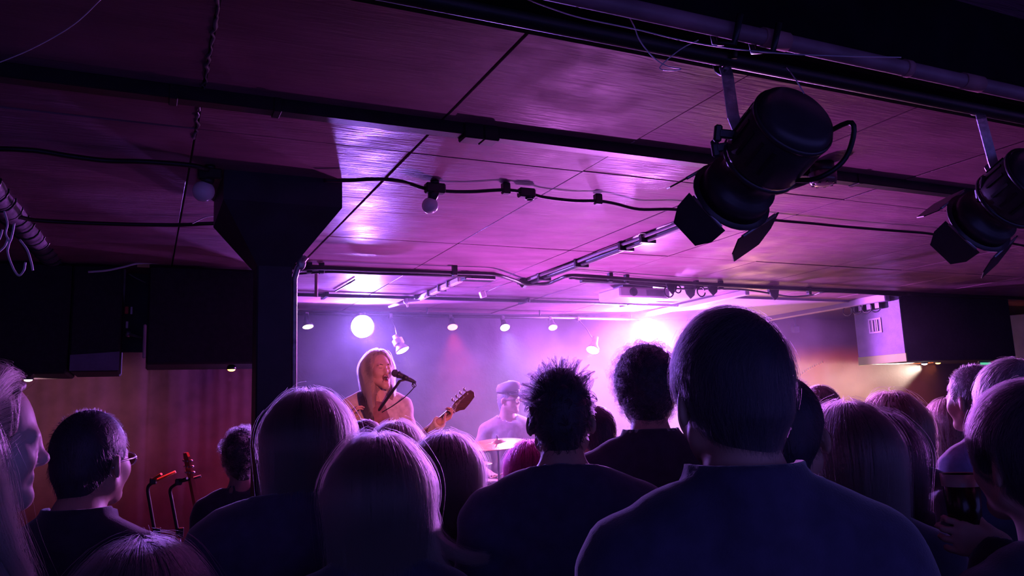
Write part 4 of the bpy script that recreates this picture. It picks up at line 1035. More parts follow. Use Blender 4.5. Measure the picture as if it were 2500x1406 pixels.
def lock(pp, path, n, spread, colr, t, taper=.5, seed=1):
    """a swept lock of hair along a path given in head coordinates"""
    r = np.random.default_rng(seed); c = np.array(catmull([np.array(q, float) for q in path], 5)); m = len(c)
    off = r.normal(0, 1, (n, 1, 3))*spread; w_ = (np.linspace(1, taper, m)*np.clip(np.linspace(.25, 2.5, m), 0, 1))[None, :, None]
    wob = np.stack([np.sin(r.random((n, 1))*6.28+np.arange(m)[None]*.55) for _ in range(3)], -1)*spread*.35
    pts = c[None]+off*w_+wob*np.linspace(.2, 1, m)[None, :, None]
    pts = (pts@pp['Mh'].T)*pp['hs']+pp['piv']
    ho = [o for o in pp['root'].children if o.name.startswith('hair')][0]
    mass = MB().tube([(pp['Mh']@q)*pp['hs']+pp['piv'] for q in c], [spread*1.2*(1-.55*k/(m-1)) for k in range(m)], 10).build('lock', HAIRC[colr][0](), ho, local=True)
    strand_curves('lock_strands', pts, max(.00018, .00011*t), HAIRC[colr][1](), ho)
# ------------------------------------------------------------------ the audience
pw1 = person('blonde woman in profile at the left edge looking right', -44, 898, 1.45, 78, hp=-3, hair=('long', .013, .30, 'blond'), nstr=9000, top='charcoal', skin='skin_pale', fine=.0062, face=dict(nose=1.1))
pw2 = person('man in glasses and dark polo in front of the guitar stands', 218, 1003, 2.05, 27, hy=6, hp=4, hair=('crop', .007, .012, 'dark', (0, .3, -.3)), nstr=3000, top='black', skin='skin_fair', fine=.0075, collar=True, sleeve='short')
pw3 = person('curly haired person half hidden behind the column', 592, 1046, 3.85, 5, hair=('curly', .018, .035, 'brown'), nstr=2200, top='black')
pw4 = person('tall woman with long brown hair in front of the column', 752, 957, 2.12, 12, hair=('long', .011, .26, 'brown'), nstr=10000, top='navy', gw=1.22, thick=.04)
pw5 = person('woman with long light hair flicking out to the right below the singer', 925, 1066, 1.85, 18, hp=4, hair=('long', .011, .34, 'lightbrown'), nstr=14000, top='navy', fine=.0075)
pw6 = person('tufty haired person directly below the singer', 890, 1026, 3.45, 15, hair=('short', .018, .045, 'lightbrown', (.4, .1, .5)), nstr=2200, top='charcoal')
pw7 = person('blond person below the bass guitar body', 968, 1030, 2.95, 17, hair=('bob', .014, .12, 'blond'), nstr=2800, top='charcoal')
pw8 = person('person with a dark blond bob left of the cymbal', 1088, 1060, 2.45, 20, hair=('long', .010, .17, 'lightbrown'), nstr=6000, top='black')
pw9 = person('person with bright magenta hair under the cymbal', 1292, 1077, 3.4, 28, hair=('bob', .014, .08, 'magenta'), nstr=2200, top='black')
pw10 = person('man with spiky dark hair in front of the drummer', 1363, 900, 2.1, 28, hair=('spiky', .008, .038, 'dark'), nstr=3800, top='navy', gw=1.12, fine=.0075, thick=.02, collar=False, neck_=-.01)
pw11 = person('curly haired man silhouetted against the brightest lamp', 1572, 842, 2.5, 30, hair=('curly', .026, .040, 'dark'), nstr=3500, top='black', gw=1.05, fine=.0085, thick=.022, collar=True)
pw12 = person('tall man with side parted hair nearest the camera', 1770, 757, 1.25, 27, hy=-8, hair=('short', .012, .035, 'dark', (-.9, .3, -.1)), nstr=9000, top='navy', gw=1.0, fine=.0058, thick=.022, collar=True, neck_=-.012)
pw13 = person('short haired man behind the tallest man on his right', 1908, 920, 1.8, 48, hair=('crop', .007, .010, 'dark', (0, .2, -.4)), nstr=2500, top='black', fine=.0075, thick=.022)
pw14 = person('woman with long hair glowing pink on her cheek side', 2066, 986, 2.02, 38, hair=('long', .010, .26, 'brown'), nstr=8000, top='black')
pw15 = person('dark haired woman squeezed between the two long haired women', 2138, 1008, 2.35, 45, hair=('long', .013, .22, 'dark'), nstr=2500, top='black')
pw17 = person('far person with yellow rimmed hair by the brown wall', 2000, 942, 3.5, 45, hair=('short', .014, .03, 'blond'), nstr=1800, top='charcoal')
pw18 = person('woman with short reddish wavy hair and black top by the wall', 2312, 974, 3.9, 48, hair=('bob', .020, .02, 'red'), nstr=2200, top='black')
pw19 = person('grey haired man in a blue shirt turned to the left', 2372, 893, 3.1, 6, hair=('crop', .008, .014, 'grey', (0, -.2, -.4)), nstr=3000, top='blue_shirt', fine=.0075, sleeve='short')
pw20 = person('grey haired person partly hidden behind the wavy haired man', 2462, 878, 2.15, 34, hair=('short', .016, .03, 'grey', (-.5, .3, -.3)), nstr=2800, top='black')
pw23 = person('short woman at the bottom left with her hair catching purple light', 345, 1328, 1.3, 5, hair=('long', .014, .2, 'brown'), nstr=9000, top='charcoal')
pw24 = person('far person just showing between the spiky and curly haired men', 1456, 992, 3.7, 20, hair=('short', .012, .02, 'brown'), nstr=1200, top='black')
# woman with hair clip and bare arm
sh = None
pw16 = person('woman with a hair clip, wavy hair and a bare arm', 2180, 962, 2.95, 40, hp=12, hair=('wavy', .018, .26, 'red'), nstr=4500, top='plum', sleeve='none', fine=.0075,
              arms={1: dict(world=True, el=dep(2262, 1262, 2.45), wr=dep(2318, 1345, 2.28), hd=CR*.5-CU*.5-CF*.4, hn=-CR, hu=CF+CU*.3, curl=.5)}, armfine=(1,))
pw21 = person('man with wavy dark hair at the right edge holding a dark pint', 2512, 930, 1.47, 16, hp=5, hair=('short', .024, .05, 'dark', (.2, .3, -.5)), nstr=9000, top='black', fine=.0065,
              arms={-1: dict(world=True, el=dep(2410, 1480, 1.5), wr=dep(2440, 1330, 1.57), hd=-CR*.95+CU*.15+CF*.1, hn=CF*.9-CR*.2, hu=CU, curl=.8)}, armfine=(-1,))
# swept locks
for k, (dx, dy) in enumerate(((0, 0), (.012, .012), (-.008, .02))):
    lock(pw1, [(.045, -.05+dy, .228), (.078, -.03+dy, .16), (.090+dx, -.008+dy, .07), (.096+dx, .015+dy, -.02), (.102, .045+dy, -.10), (.106+dx, .08+dy, -.18), (.106, .115+dy, -.27), (.10, .13, -.36)], 1300, .014, 'blond', 1.45, .9, 11+k)
lock(pw5, [(.03, -.02, .232), (.075, -.02, .18), (.098, -.025, .11), (.112, -.03, .05), (.128, -.03, .005), (.165, -.02, -.03), (.215, .0, -.055), (.25, .02, -.06)], 1500, .011, 'blond', 1.6, .5, 21)
lock(pw5, [(.02, -.03, .235), (.070, -.04, .19), (.096, -.05, .10), (.108, -.06, .03), (.122, -.07, -.03), (.15, -.06, -.07), (.185, -.04, -.10)], 1200, .011, 'blond', 1.6, .7, 22)
lock(pw5, [(-.03, -.03, .232), (-.078, -.03, .17), (-.096, -.04, .05), (-.104, -.04, -.06), (-.108, -.05, -.2)], 900, .009, 'blond', 1.6, .9, 23)
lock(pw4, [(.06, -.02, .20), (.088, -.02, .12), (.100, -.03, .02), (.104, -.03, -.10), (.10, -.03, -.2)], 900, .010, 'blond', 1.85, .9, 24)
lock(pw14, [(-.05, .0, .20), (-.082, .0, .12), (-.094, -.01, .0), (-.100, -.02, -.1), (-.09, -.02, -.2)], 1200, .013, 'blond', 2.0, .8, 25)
# extra bits the photo shows on people
def frame_glasses(pp, m, name='glasses'):
    Hh = pp['H']; mb = MB()
    for s in (-1, 1):
        c_ = np.array([s*.033, .106, .098]); mb.tube([Hh(c_+np.array([.024*math.cos(a), -.004*abs(math.cos(a)), .018*math.sin(a)])) for a in np.linspace(0, 2*PI, 20)], .0022, 6, caps=False)
        mb.tube([Hh((s*.057, .102, .103)), Hh((s*.074, .06, .104)), Hh((s*.080, -.005, .104)), Hh((s*.078, -.03, .09))], .0028, 6)
    mb.tube([Hh((-.010, .108, .101)), Hh((.010, .108, .101))], .002, 6)
    o = mb.build(name, m, pp['root'], local=True)
    for s in (-1, 1):
        pts = [Hh(np.array([s*.033, .105, .098])+np.array([.0225*math.cos(a), 0, .0165*math.sin(a)])) for a in np.linspace(0, 2*PI, 17)[:-1]]
        MB().add(pts, [tuple(range(16))]).build('lens', mat('tinted_lens', (.25, .12, .08), .08, spec=.8), o, local=True)
    return o
def face_marks(pp, browm, mouth=False):
    Hh = pp['H']
    for s in (-1, 1):
        MB().tube([Hh((s*.014, .0935, .1165)), Hh((s*.032, .092, .1235)), Hh((s*.050, .080, .117))], [.002, .003, .0015], 6).build('eyebrow', browm, pp['root'], local=True)
        MB().tube([Hh((s*.019, .090, .0975)), Hh((s*.032, .0925, .0955)), Hh((s*.045, .087, .0985))], [.0008, .0016, .0008], 6).build('eyelash', browm, pp['root'], local=True)
    lm = mat('lips', (.45, .12, .12), .4); z0 = .048; z1 = .038-(.032 if mouth else 0)
    MB().tube([Hh((-.021, .083, (z0+z1)/2+.002)), Hh((-.010, .0905, z0)), Hh((.010, .0905, z0)), Hh((.021, .083, (z0+z1)/2+.002))], [.002, .0035, .0035, .002], 8).build('upper_lip', lm, pp['root'], local=True)
    MB().tube([Hh((-.019, .083, (z0+z1)/2-.002)), Hh((-.009, .0895, z1)), Hh((.009, .0895, z1)), Hh((.019, .083, (z0+z1)/2-.002))], [.002, .004, .004, .002], 8).build('lower_lip', lm, pp['root'], local=True)
    if mouth:
        MB().ball(Hh((0, .066, (z0+z1)/2)), (.02, .008, .02), 12, 8).build('mouth_inside', mat('mouth_dark', (.05, .01, .012), .5), pp['root'], local=True)
        MB().tube([Hh((-.013, .080, z0-.006)), Hh((0, .086, z0-.006)), Hh((.013, .080, z0-.006))], .0028, 6).build('teeth', WHITEP, pp['root'], local=True)
frame_glasses(pw2, mat('pale_frame', (.6, .55, .6), .3, metal=.5))
mb = MB(); Hh = pw16['H']
a, b = Hh((-.02, -.075, .225)), Hh((.05, -.085, .200)); mb.tube([a, b], .011, 10); mb.tube([a+np.array([0, .0, -.02]), b+np.array([0, 0, -.02])], .008, 8)
tag(mb.build('hair_clip', mat('pinkish_clip', (.8, .55, .6), .3), pw16['root'], local=True), 'pale pink hair clip')
w_ = pw16['A'][1]['w']; e_ = np.array(pw16['A'][1]['el']); d_ = (w_-e_)/np.linalg.norm(w_-e_); x_, y_, _ = basis(d_)
wt = MB().tube([w_-d_*.030+.030*(math.cos(q)*x_+math.sin(q)*y_) for q in np.linspace(0, 2*PI, 20)], .007, 8, caps=False).build('watch_strap', BLACKM, pw16['root'], local=True)
tag(MB().box((-.014, -.014, 0), (.014, .014, .009), ax=[d_, np.cross(d_, pw16['Rb'].T@-CF), pw16['Rb'].T@-CF], at=w_-d_*.03+(pw16['Rb'].T@-CF)*.030, bev=.003).build('watch_face', WHITEP, wt, local=True), 'pale watch face')
# the pint
c0 = dep(2343, 1158, 1.62); cup = thing('pint_cup', 'plastic pint cup of dark beer held by the wavy haired man', 'cup', tuple(c0-np.array([0, 0, .135])))
b0 = c0-np.array([0, 0, .135])
PLAS = mat('clear_plastic', (.30, .24, .24), .15, spec=.6); 
MB().lathe(b0, (0, 0, 1), [(0, .0), (0, .028), (.135, .037), (.135, .0355), (.118, .0345), (.118, 0)], 26).build('cup', mat('dark_stout_cup', (.03, .015, .012), .2, spec=.6), cup)
MB().lathe(b0, (0, 0, 1), [(.112, .0362), (.137, .0378), (.137, .0362), (.119, .0350)], 26, caps=False).build('rim', mat('foam_rim', (.55, .42, .35), .35), cup)
# ------------------------------------------------------------------ the singer and the bass guitar
BT = 4.95
nut, head_tip = dep(1106, 1000, BT), dep(1163, 967, BT+.02)
heel = dep(905, 1180, BT+.02); nd = (nut-heel); NL = np.linalg.norm(nd); nd /= NL
bass = thing('bass_guitar', 'dark bass guitar with its neck raised to the right', 'guitar', tuple(heel-nd*.3))
fn = -CF-nd*((-CF)@nd); fn /= np.linalg.norm(fn); sn = np.cross(fn, nd); sn /= np.linalg.norm(sn)
if sn@CU < 0: sn = -sn
DW = mat('dark_wood', (.10, .035, .022), .4, var=.35, scale=14, stretch=(1, 1, 6)); MAPLE = mat('maple', (.42, .24, .11), .4, var=.2, scale=14)
MB().prism([(-.032, 0), (-.022, NL), (.022, NL), (.032, 0)], None, .020, at=heel, ax=[sn, nd, fn]).build('neck', MAPLE, bass)
fb = MB().prism([(-.032, -.06), (-.022, NL), (.022, NL), (.032, -.06)], None, .006, at=heel+fn*.013, ax=[sn, nd, fn]).build('fretboard', DW, bass)
mb = MB()
for k in range(1, 20):
    y_ = NL*(2**(-k/12))*1.55-NL*.55; w2 = .022+(.010)*(1-y_/NL)
    mb.box((-w2, -.0012, 0), (w2, .0012, .0014), ax=[sn, nd, fn], at=heel+nd*y_+fn*.016)
mb.build('frets', STEEL, fb)
hd_ = head_tip-nut; hl = np.linalg.norm(hd_)
po = [(-.022, -.005), (-.032, .03), (-.048, .055), (-.043, .10), (-.030, hl*.93), (-.008, hl*1.02), (.018, hl*.98), (.030, hl*.8), (.030, .05), (.022, .01)]
MB().prism([(a, b) for a, b in po], None, .016, at=nut-fn*.003, ax=[sn, nd, fn]).build('headstock', DW, bass)
MB().box((-.022, -.004, -.004), (.022, .003, .014), ax=[sn, nd, fn], at=nut).build('nut', WHITEP, bass)
for k in range(4):
    c_ = nut+nd*(.04+k*.033)+sn*(.014)
    tn = MB().cyl(c_-fn*.006, c_+fn*.018, .007, .005, 10).build('tuner_post', STEEL, bass)
    q = c_+sn*.026-fn*.004; mb = MB().cyl(c_-fn*.004, q, .004, n=8); mb.ball(q+sn*.010, (.006, .011, .013), 10, 7); mb.build('tuner_key', STEEL, tn)
for k in range(4):
    x_ = -.018+k*.012; mb = MB().tube([heel-nd*.28+sn*x_*1.5+fn*.028, nut+sn*x_+fn*.019, nut+nd*(.05+.03*k)+sn*.012+fn*.016], .0012, 5); mb.build('string', STEEL, bass)
ob = [(-.03, .02), (-.06, .06), (-.11, .10), (-.15, .09), (-.16, .03), (-.13, -.06), (-.12, -.13), (-.16, -.22), (-.17, -.30), (-.13, -.37), (-.05, -.41), (.05, -.41), (.13, -.36), (.16, -.28), (.14, -.18), (.11, -.10), (.12, -.02), (.15, .08), (.13, .13), (.09, .12), (.05, .05), (.03, .02)]
c2 = catmull([np.array([a, b, 0]) for a, b in ob]+[np.array([ob[0][0], ob[0][1], 0])], 3)[:-1]
bd = MB().prism([(p[0], p[1]) for p in c2], None, .038, at=heel-fn*.012, ax=[sn, nd, fn]).build('guitar_body', mat('sunburst_body', (.16, .05, .03), .25, var=.5, scale=4), bass)
MB().box((-.045, -.02, 0), (.045, .02, .014), ax=[sn, nd, fn], at=heel-nd*.16+fn*.008, bev=.004).build('pickup', BLACKM, bd)
MB().box((-.04, -.03, 0), (.04, .03, .012), ax=[sn, nd, fn], at=heel-nd*.29+fn*.008, bev=.003).build('bridge', STEEL, bd)

gl = heel+nd*(NL*.88)
gw_ = dep(1062, 1040, BT+.06)
rw = dep(862, 1030, 4.42)
sing = person('singer with long fair hair in a beige jacket playing bass', 918, 858, 5.30, 192, hy=-24, hp=12, hs=.97, hair=('long', .014, .22, 'blond'), nstr=4500, top='beige_jacket', skin='skin_fair', base=STZ, fine=.0062, thick=.020, collar=True,
    face=dict(mouth=1.0), group='performers on stage', sleeve='long', hem=.80,
    arms={-1: dict(world=True, el=dep(1006, 1105, 5.16), wr=dep(1072, 1032, BT-.02), hd=CR*.55+CU*.35+CF*.1, hn=CU*.6-CR*.2-CF*.2, hu=-CF*.5-CR*.5+CU*.4, curl=.85, thumb=.7),
          1: dict(world=True, el=dep(812, 1062, 5.22), wr=dep(852, 1030, 5.02), hd=CR*.35+CU*.9, hn=CR*.9-CU*.3+CF*.3, hu=-CF*.6+CU*.2, curl=.6, thumb=.4)}, armfine=(-1, 1))
# mauve tee showing between the open jacket fronts
s_, dz_ = sing['s'], sing['dz']
tp = [el((0, .008, 1.27*s_), (.105*s_, .142*s_, .165*s_), .03), el((0, .022, 1.10*s_), (.100*s_, .128*s_, .18*s_), .05), rc((-.07, .0, 1.40*s_), (.07, .0, 1.40*s_), .055, k=.03)]
a_ = [np.arange(l, h, .011, dtype=f32) for l, h in ((-.17, .17), (-.14, .17), (.86*s_, 1.53*s_))]
D_ = field(tp, *a_); X_, Y_, Z_ = np.meshgrid(*a_, indexing='ij'); D_ = np.maximum(D_, np.maximum(-Y_-.02, .90*s_-Z_)); D_ = np.maximum(D_, -(np.sqrt(X_**2+(Y_-.03)**2+(Z_-1.50*s_)**2)-.085)).astype(f32)
me_, _, _ = nets(D_+.002*np.sin(Z_*60+X_*20).astype(f32), *a_, 'tee'); newobj('tee', me_, CLOTH('mauve'), sing['root'])
STRAPM = mat('guitar_strap', (.02, .018, .02), .6)
mb = MB()
for s0, s1 in (((.115, .03, 1.44), (-.10, .16, 1.02)), ):
    pts = [np.array([.10, -.12, 1.36])*s_, np.array([.105, -.02, 1.475])*s_, np.array([.09, .10, 1.40])*s_, np.array([.02, .160, 1.22])*s_, np.array([-.08, .17, 1.05])*s_]
    c_ = catmull(pts, 6)
    for a, b in zip(c_[:-1], c_[1:]):
        x1, y1, z1 = basis(b-a, up=(a*np.array([1, 1, 0])+np.array([0, .02, .3]))); mb.box((-.026, -.0025, -.004), (.026, .0025, np.linalg.norm(b-a)+.004), ax=[x1, y1, z1], at=a)
mb.build('guitar_strap', STRAPM, sing['root'], local=True)
mb = MB()
for sx in (-1, 1):
    pts = [sing['H']((sx*.006+.0*sx+.0, .0885, .040))]
tee = None
face_marks(sing, mat('brow_hair', (.06, .035, .025), .7), True)
# microphone on its stand
MT = 5.12
mic = thing('microphone_stand', 'boom microphone stand with microphone in front of the singer', 'microphone', tuple(np.array([dep(905, 1030, MT)[0], dep(905, 1030, MT)[1], STZ])))
h0, h1 = dep(965, 911, MT), dep(1003, 928, MT)
md = (h1-h0)/np.linalg.norm(h1-h0)
MB().ball(h0, .026, 16, 10).build('mic_grille', mat('mic_grille', (.10, .10, .11), .35, metal=.8, bump=.6, bscale=400), mic)
MB().lathe(h0, md, [(.018, .024), (.026, .024), (.034, .019), (.13, .012), (.135, .009), (.15, .008)], 16).build('mic_body', BLACKM, mic)
cl = h0+md*.075; lo_ = dep(905, 1030, MT)
MB().lathe(cl-md*.02, md, [(0, .018), (.04, .017)], 14).build('mic_clip', RUBBER, mic)
MB().tube([cl-CU*.012, dep(976, 930, MT), lo_], [.008, .009, .010], 10).build('boom', BLACKM, mic)
MB().ball(lo_, .022, 12, 8).build('boom_joint', BLACKM, mic)
bs = np.array([lo_[0], lo_[1], STZ]); MB().tube([lo_, bs+np.array([0, 0, .1])], .011, 10).build('pole', BLACKM, mic)
for k in range(3):
    a = k*2.094+.4; MB().tube([bs+np.array([0, 0, .12]), bs+np.array([.3*math.cos(a), .3*math.sin(a), .01])], .009, 8).build('leg', BLACKM, mic)
cp = [h1+md*.02, dep(1007, 937, MT), dep(1012, 943, MT), dep(1003, 955, MT), dep(985, 972, MT), dep(960, 990, MT), dep(930, 1008, MT), dep(910, 1022, MT)]
MB().tube(catmull(cp), .0035, 6).build('mic_cable', RUBBER, mic)
MB().tube([dep(1011, 940, MT)+.013*(math.cos(q)*CR+math.sin(q)*CU) for q in np.linspace(0, 2*PI, 18)], .0035, 6, caps=False).build('cable_ring', RUBBER, mic)

# ------------------------------------------------------------------ the drummer and kit
drum_arms = {1: dict(el=(.30, .06, 1.12), wr=(.20, .30, 1.05), hd=(-.2, 1, -.1), hn=(-.2, .1, -1), hu=(-1, 0, 0), curl=.8), -1: dict(el=(-.30, .06, 1.12), wr=(-.16, .30, 1.06), hd=(.2, 1, 0), hn=(.2, .1, -1), hu=(1, 0, 0), curl=.8)}
dr = person('drummer in a cap, glasses and open pale shirt behind the cymbal', 1240, 940, 7.05, 196, hy=-48, hp=-2, hair=('crop', .004, .008, 'grey'), nstr=300, top='white_shirt', base=STZ, sit=.60, fine=.009, thick=.018, group='performers on stage', arms=drum_arms, skin='skin_tan', sleeve='short', hem=.88)
mb = MB(); Hh = dr['H']; vs = []; fs = []; n = 20
for r_, z_, yo in ((.088, .165, 0), (.104, .185, 0), (.112, .215, .008), (.095, .250, .005), (.05, .265, 0), (.0, .268, 0)):
    for k in range(n): th = 2*PI*k/n; vs.append(Hh((r_*.92*math.cos(th), -.01+yo+r_*1.08*math.sin(th), z_+.012*math.sin(th))))
for i in range(5):
    for k in range(n): fs.append((i*n+k, i*n+(k+1) % n, (i+1)*n+(k+1) % n, (i+1)*n+k))
cap = mb.add(vs, fs, True).build('cap', mat('pale_cap', (.26, .21, .23), .8), dr['root'], local=True)
mb = MB(); vs = []
for k in range(11):
    th = PI*(.12+.76*k/10); vs += [Hh((.090*math.cos(th), -.005+.094*math.sin(th), .166)), Hh((.082*math.cos(th), .0+.15*math.sin(th), .150))]
mb.add(vs, [(2*k, 2*k+2, 2*k+3, 2*k+1) for k in range(10)], True); o = mb.build('cap_peak', mat('dark_band', (.05, .04, .05), .6), cap, local=True); o.modifiers.new('t', 'SOLIDIFY').thickness = .004
MB().tube([Hh((.0945*math.cos(th), -.01+.101*math.sin(th), .172)) for th in np.linspace(0, 2*PI, 24)], .007, 6, caps=False).build('cap_band', MATS['dark_band'], cap, local=True)
MB().ball(Hh((.02, .108, .185)), (.014, .014, .014), 12, 8).build('cap_badge', STEEL, cap, local=True)
frame_glasses(dr, BLACKM)
tp = [el((0, .016, 1.25*dr['s']+dr['dz']), (.078, .146, .17), .03)]
a_ = [np.arange(l, h, .013, dtype=f32) for l, h in ((-.14, .14), (-.1, .18), (.98*dr['s']+dr['dz'], 1.48*dr['s']+dr['dz']))]
D_ = field(tp, *a_); X_, Y_, Z_ = np.meshgrid(*a_, indexing='ij'); D_ = np.maximum(D_, -Y_-.0).astype(f32); me_, _, _ = nets(D_, *a_, 'tee'); newobj('tee', me_, CLOTH('charcoal'), dr['root'])
dl = dr['loc']
CYM = mat('brass_cymbal', (.62, .42, .20), .28, metal=.9, var=.1, bump=.15, bscale=90); CHR = mat('chrome', (.6, .6, .62), .15, metal=1.0, var=.05); SHELL = mat('red_drum_shell', (.40, .04, .05), .25, var=.2); SKIN_D = mat('drum_head', (.65, .6, .6), .5)
def cymbal(label, c, nrm, r, zf=STZ):
    c = np.array(c); nrm = np.array(nrm, float); nrm /= np.linalg.norm(nrm); t = thing('cymbal', label, 'cymbal', (c[0], c[1], zf), 0, 'cymbals of the drum kit')
    pr = [(.0, r), (.002, r)]+[(.004+.018*(1-(q/r)), q) for q in np.linspace(r*.97, r*.24, 8)]+[(.024, r*.2), (.036, r*.13), (.042, r*.05), (.042, 0)]
    MB().lathe(c, nrm, pr, 40, caps=False).build('plate', CYM, t)
    MB().cyl(c+nrm*.03, c+nrm*.075, .006, n=8).build('wing_nut', CHR, t); MB().tube([c+nrm*.04, c-nrm*.04, (c[0], c[1], zf+.15)], .010, 10).build('stand', CHR, t)
    for k in range(3):
        a = k*2.094; MB().tube([(c[0], c[1], zf+.3), (c[0]+.27*math.cos(a), c[1]+.27*math.sin(a), zf+.01)], .009, 8).build('leg', CHR, t)
    return t
def drum(label, c, ax_, r, h, legs=0):
    c = np.array(c); a = np.array(ax_, float); a /= np.linalg.norm(a); t = thing('drum', label, 'drum', (c[0], c[1], STZ), 0, 'drums of the kit')
    MB().lathe(c, a, [(0, r), (h, r)], 32).build('shell', SHELL, t)
    for q in (0, h): MB().lathe(c+a*q, a, [(-.012, r), (-.012, r*1.05), (.012, r*1.05), (.012, r)], 32, caps=False).build('hoop', CHR, t)
    MB().lathe(c+a*(h+.002), a, [(0, r*.98), (.004, r*.98)], 32).build('head', SKIN_D, t)
    x_, y_, _ = basis(a)
    for k in range(8):
        th = 2*PI*k/8; q = c+r*1.03*(math.cos(th)*x_+math.sin(th)*y_); MB().cyl(q+a*.02, q+a*(h-.02), .006, n=6).build('lug', CHR, t)
    for k in range(legs):
        th = k*2.094+.5; q = c+np.array([r*1.04*math.cos(th), r*1.04*math.sin(th), 0]); MB().cyl((q[0], q[1], c[2]+h*.5), (q[0]*1+.03*math.cos(th), q[1]+.03*math.sin(th), STZ), .007, n=8).build('leg', CHR, t)
    return t
cymbal('big crash cymbal in front of the drummer', dep(1215, 1085, 5.95), (-.10, -.12, 1), .235)
hh = dep(1150, 1130, 6.2); cymbal('smaller hi-hat cymbal left of the crash cymbal', hh, (.05, -.05, 1), .17)
cymbal('ride cymbal hidden low behind the spiky haired man', (3.45, 5.75, 1.30), (.1, -.1, 1), .25)
sn_ = dep(1178, 1172, 6.15); drum('snare drum on legs at the left of the kit', (sn_[0], sn_[1], sn_[2]-.15), (0, 0, 1), .17, .14, 3)
drum('bass drum at the front of the kit', (dl[0]-.02, 5.98, STZ+.29), (0, -1, 0), .27, .40)
drum('rack tom above the bass drum', (dl[0]+.05, 5.80, STZ+.62), (0, .25, 1), .14, .2)
drum('floor tom at the right of the kit', (dl[0]+.52, 6.10, STZ+.22), (0, 0, 1), .19, .36, 3)
st = thing('drum_stool', 'round stool the drummer sits on', 'stool', (dl[0], dl[1], STZ))
MB().lathe((dl[0], dl[1], STZ+.44), (0, 0, 1), [(0, .14), (.01, .16), (.05, .16), (.065, .14)], 24).build('seat', RUBBER, st); MB().cyl((dl[0], dl[1], STZ+.1), (dl[0], dl[1], STZ+.44), .02, n=10).build('pole', CHR, st)
for k in range(3):
    a = k*2.094; MB().tube([(dl[0], dl[1], STZ+.2), (dl[0]+.24*math.cos(a), dl[1]+.24*math.sin(a), STZ+.01)], .012, 8).build('leg', CHR, st)
for d in (-1, 1):
    w_ = dr['A'][d]['w']; p_ = dr['loc']+dr['Rb']@(w_+np.array([0, .07, -.02])); q_ = dr['loc']+dr['Rb']@(w_+np.array([-d*.10, .42, .06]))
    o = MB().tube([p_-(q_-p_)*.15, p_*.1+q_*.9, q_], [.0075, .006, .005], 8).build('drumstick', MAPLE); tag(o, ['drumstick in the drummer left hand', 'drumstick in the drummer right hand'][d > 0], 'drumstick')

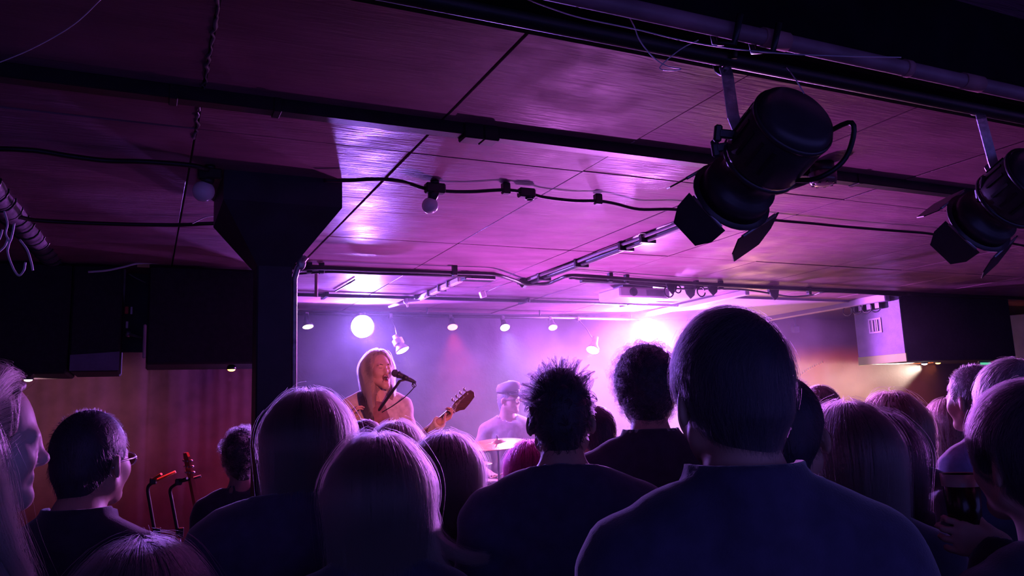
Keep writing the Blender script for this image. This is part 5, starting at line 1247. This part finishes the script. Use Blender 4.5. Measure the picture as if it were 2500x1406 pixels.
# ------------------------------------------------------------------ guitar stands at the left of the stage
GT = 4.75
def gstand(label, pts, yk, dirk, ylen):
    p = [dep(x, y, GT) for x, y in pts]; t = thing('guitar_stand', label, 'guitar stand', (p[-1][0], p[-1][1], STZ), 0, 'guitar stands')
    foot = np.array([p[-1][0]+.05, p[-1][1], STZ+.02])
    MB().tube(catmull(p)+[foot+np.array([0, 0, .25])], .0105, 10).build('neck_tube', BLACKM, t)
    MB().cyl(p[-1], foot+np.array([0, 0, .1]), .015, n=12).build('post', BLACKM, t)
    for a in (.3, 2.4, 4.5): MB().tube([foot+np.array([0, 0, .3]), foot+np.array([.32*math.cos(a), .32*math.sin(a), -.01])], .012, 8).build('leg', BLACKM, t)
    y0 = dep(*yk, GT)
    for o_ in (-1, 1):
        s0 = y0+np.array([0, 0, 0])+dirk*o_*.0; a0 = y0+CR*.012*o_; a1 = a0+dirk[0]*CR*ylen+dirk[1]*CU*ylen+CF*.03*o_+CR*.018*o_
        MB().tube([y0, a0, a1], .0085, 8).build('yoke_arm', mat('orange_lit_rubber', (.55, .16, .04), .5) if 'empty' in label else RUBBER, t)  # orange light on the empty stand's yoke is put into its rubber colour
    MB().box((-.02, -.02, -.02), (.02, .02, .02), at=y0, bev=.006).build('yoke_block', BLACKM, t)
    MB().box((-.012, -.012, -.03), (.02, .012, .03), at=p[-1]+CR*.015, bev=.004).build('height_lock', BLACKM, t)
    return t
DK = np.array([.85, .45, 0])
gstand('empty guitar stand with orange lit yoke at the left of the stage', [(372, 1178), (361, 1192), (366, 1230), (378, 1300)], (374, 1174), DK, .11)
gstand('guitar stand holding the red lit guitar', [(432, 1180), (416, 1195), (420, 1225), (434, 1300)], (436, 1176), np.array([.95, .28, 0]), .10)
eg = thing('electric_guitar', 'red lit electric guitar standing on the second stand', 'guitar', tuple(np.array([dep(500, 1350, GT)[0], dep(500, 1350, GT)[1], STZ+.2])))
h1, h0, nb_ = dep(452, 1106, GT+.02), dep(466, 1166, GT+.02), dep(490, 1290, GT+.02)
nd2 = (h0-nb_); n2 = np.linalg.norm(nd2); nd2 /= n2; fn2 = -CR*.6-CF*.6; fn2 -= nd2*(fn2@nd2); fn2 /= np.linalg.norm(fn2); sn2 = np.cross(nd2, fn2)
REDW = mat('red_stained_wood', (.42, .09, .06), .35, var=.3)
MB().prism([(-.028, -.35), (-.021, n2), (.021, n2), (.028, -.35)], None, .022, at=nb_, ax=[sn2, nd2, fn2]).build('neck', REDW, eg)
hl2 = np.linalg.norm(h1-h0)
hdp = MB().prism([(-.021, 0), (-.040, .03), (-.036, hl2*.8), (-.028, hl2), (.020, hl2*1.02), (.034, hl2*.85), (.038, .03), (.021, 0)], None, .014, at=h0, ax=[sn2, nd2, fn2]).build('headstock', REDW, eg)
for k in range(3):
    for d in (-1, 1):
        c_ = h0+nd2*(.035+k*.036)+sn2*.022*d; mb = MB().cyl(c_, c_+fn2*.016, .006, n=8); mb.cyl(c_-fn2*.002, c_+sn2*d*.026, .003, n=6); mb.ball(c_+sn2*d*.032, (.010, .010, .008), 8, 6); mb.build('tuner', STEEL, eg)
cb_ = nb_-nd2*.42; pol = [(.17*math.cos(a)*(1+.18*math.cos(2*a)), .22*math.sin(a)) for a in np.linspace(0, 2*PI, 30)[:-1]]
MB().prism(pol, None, .045, at=cb_, ax=[sn2, nd2, fn2]).build('guitar_body', REDW, eg)
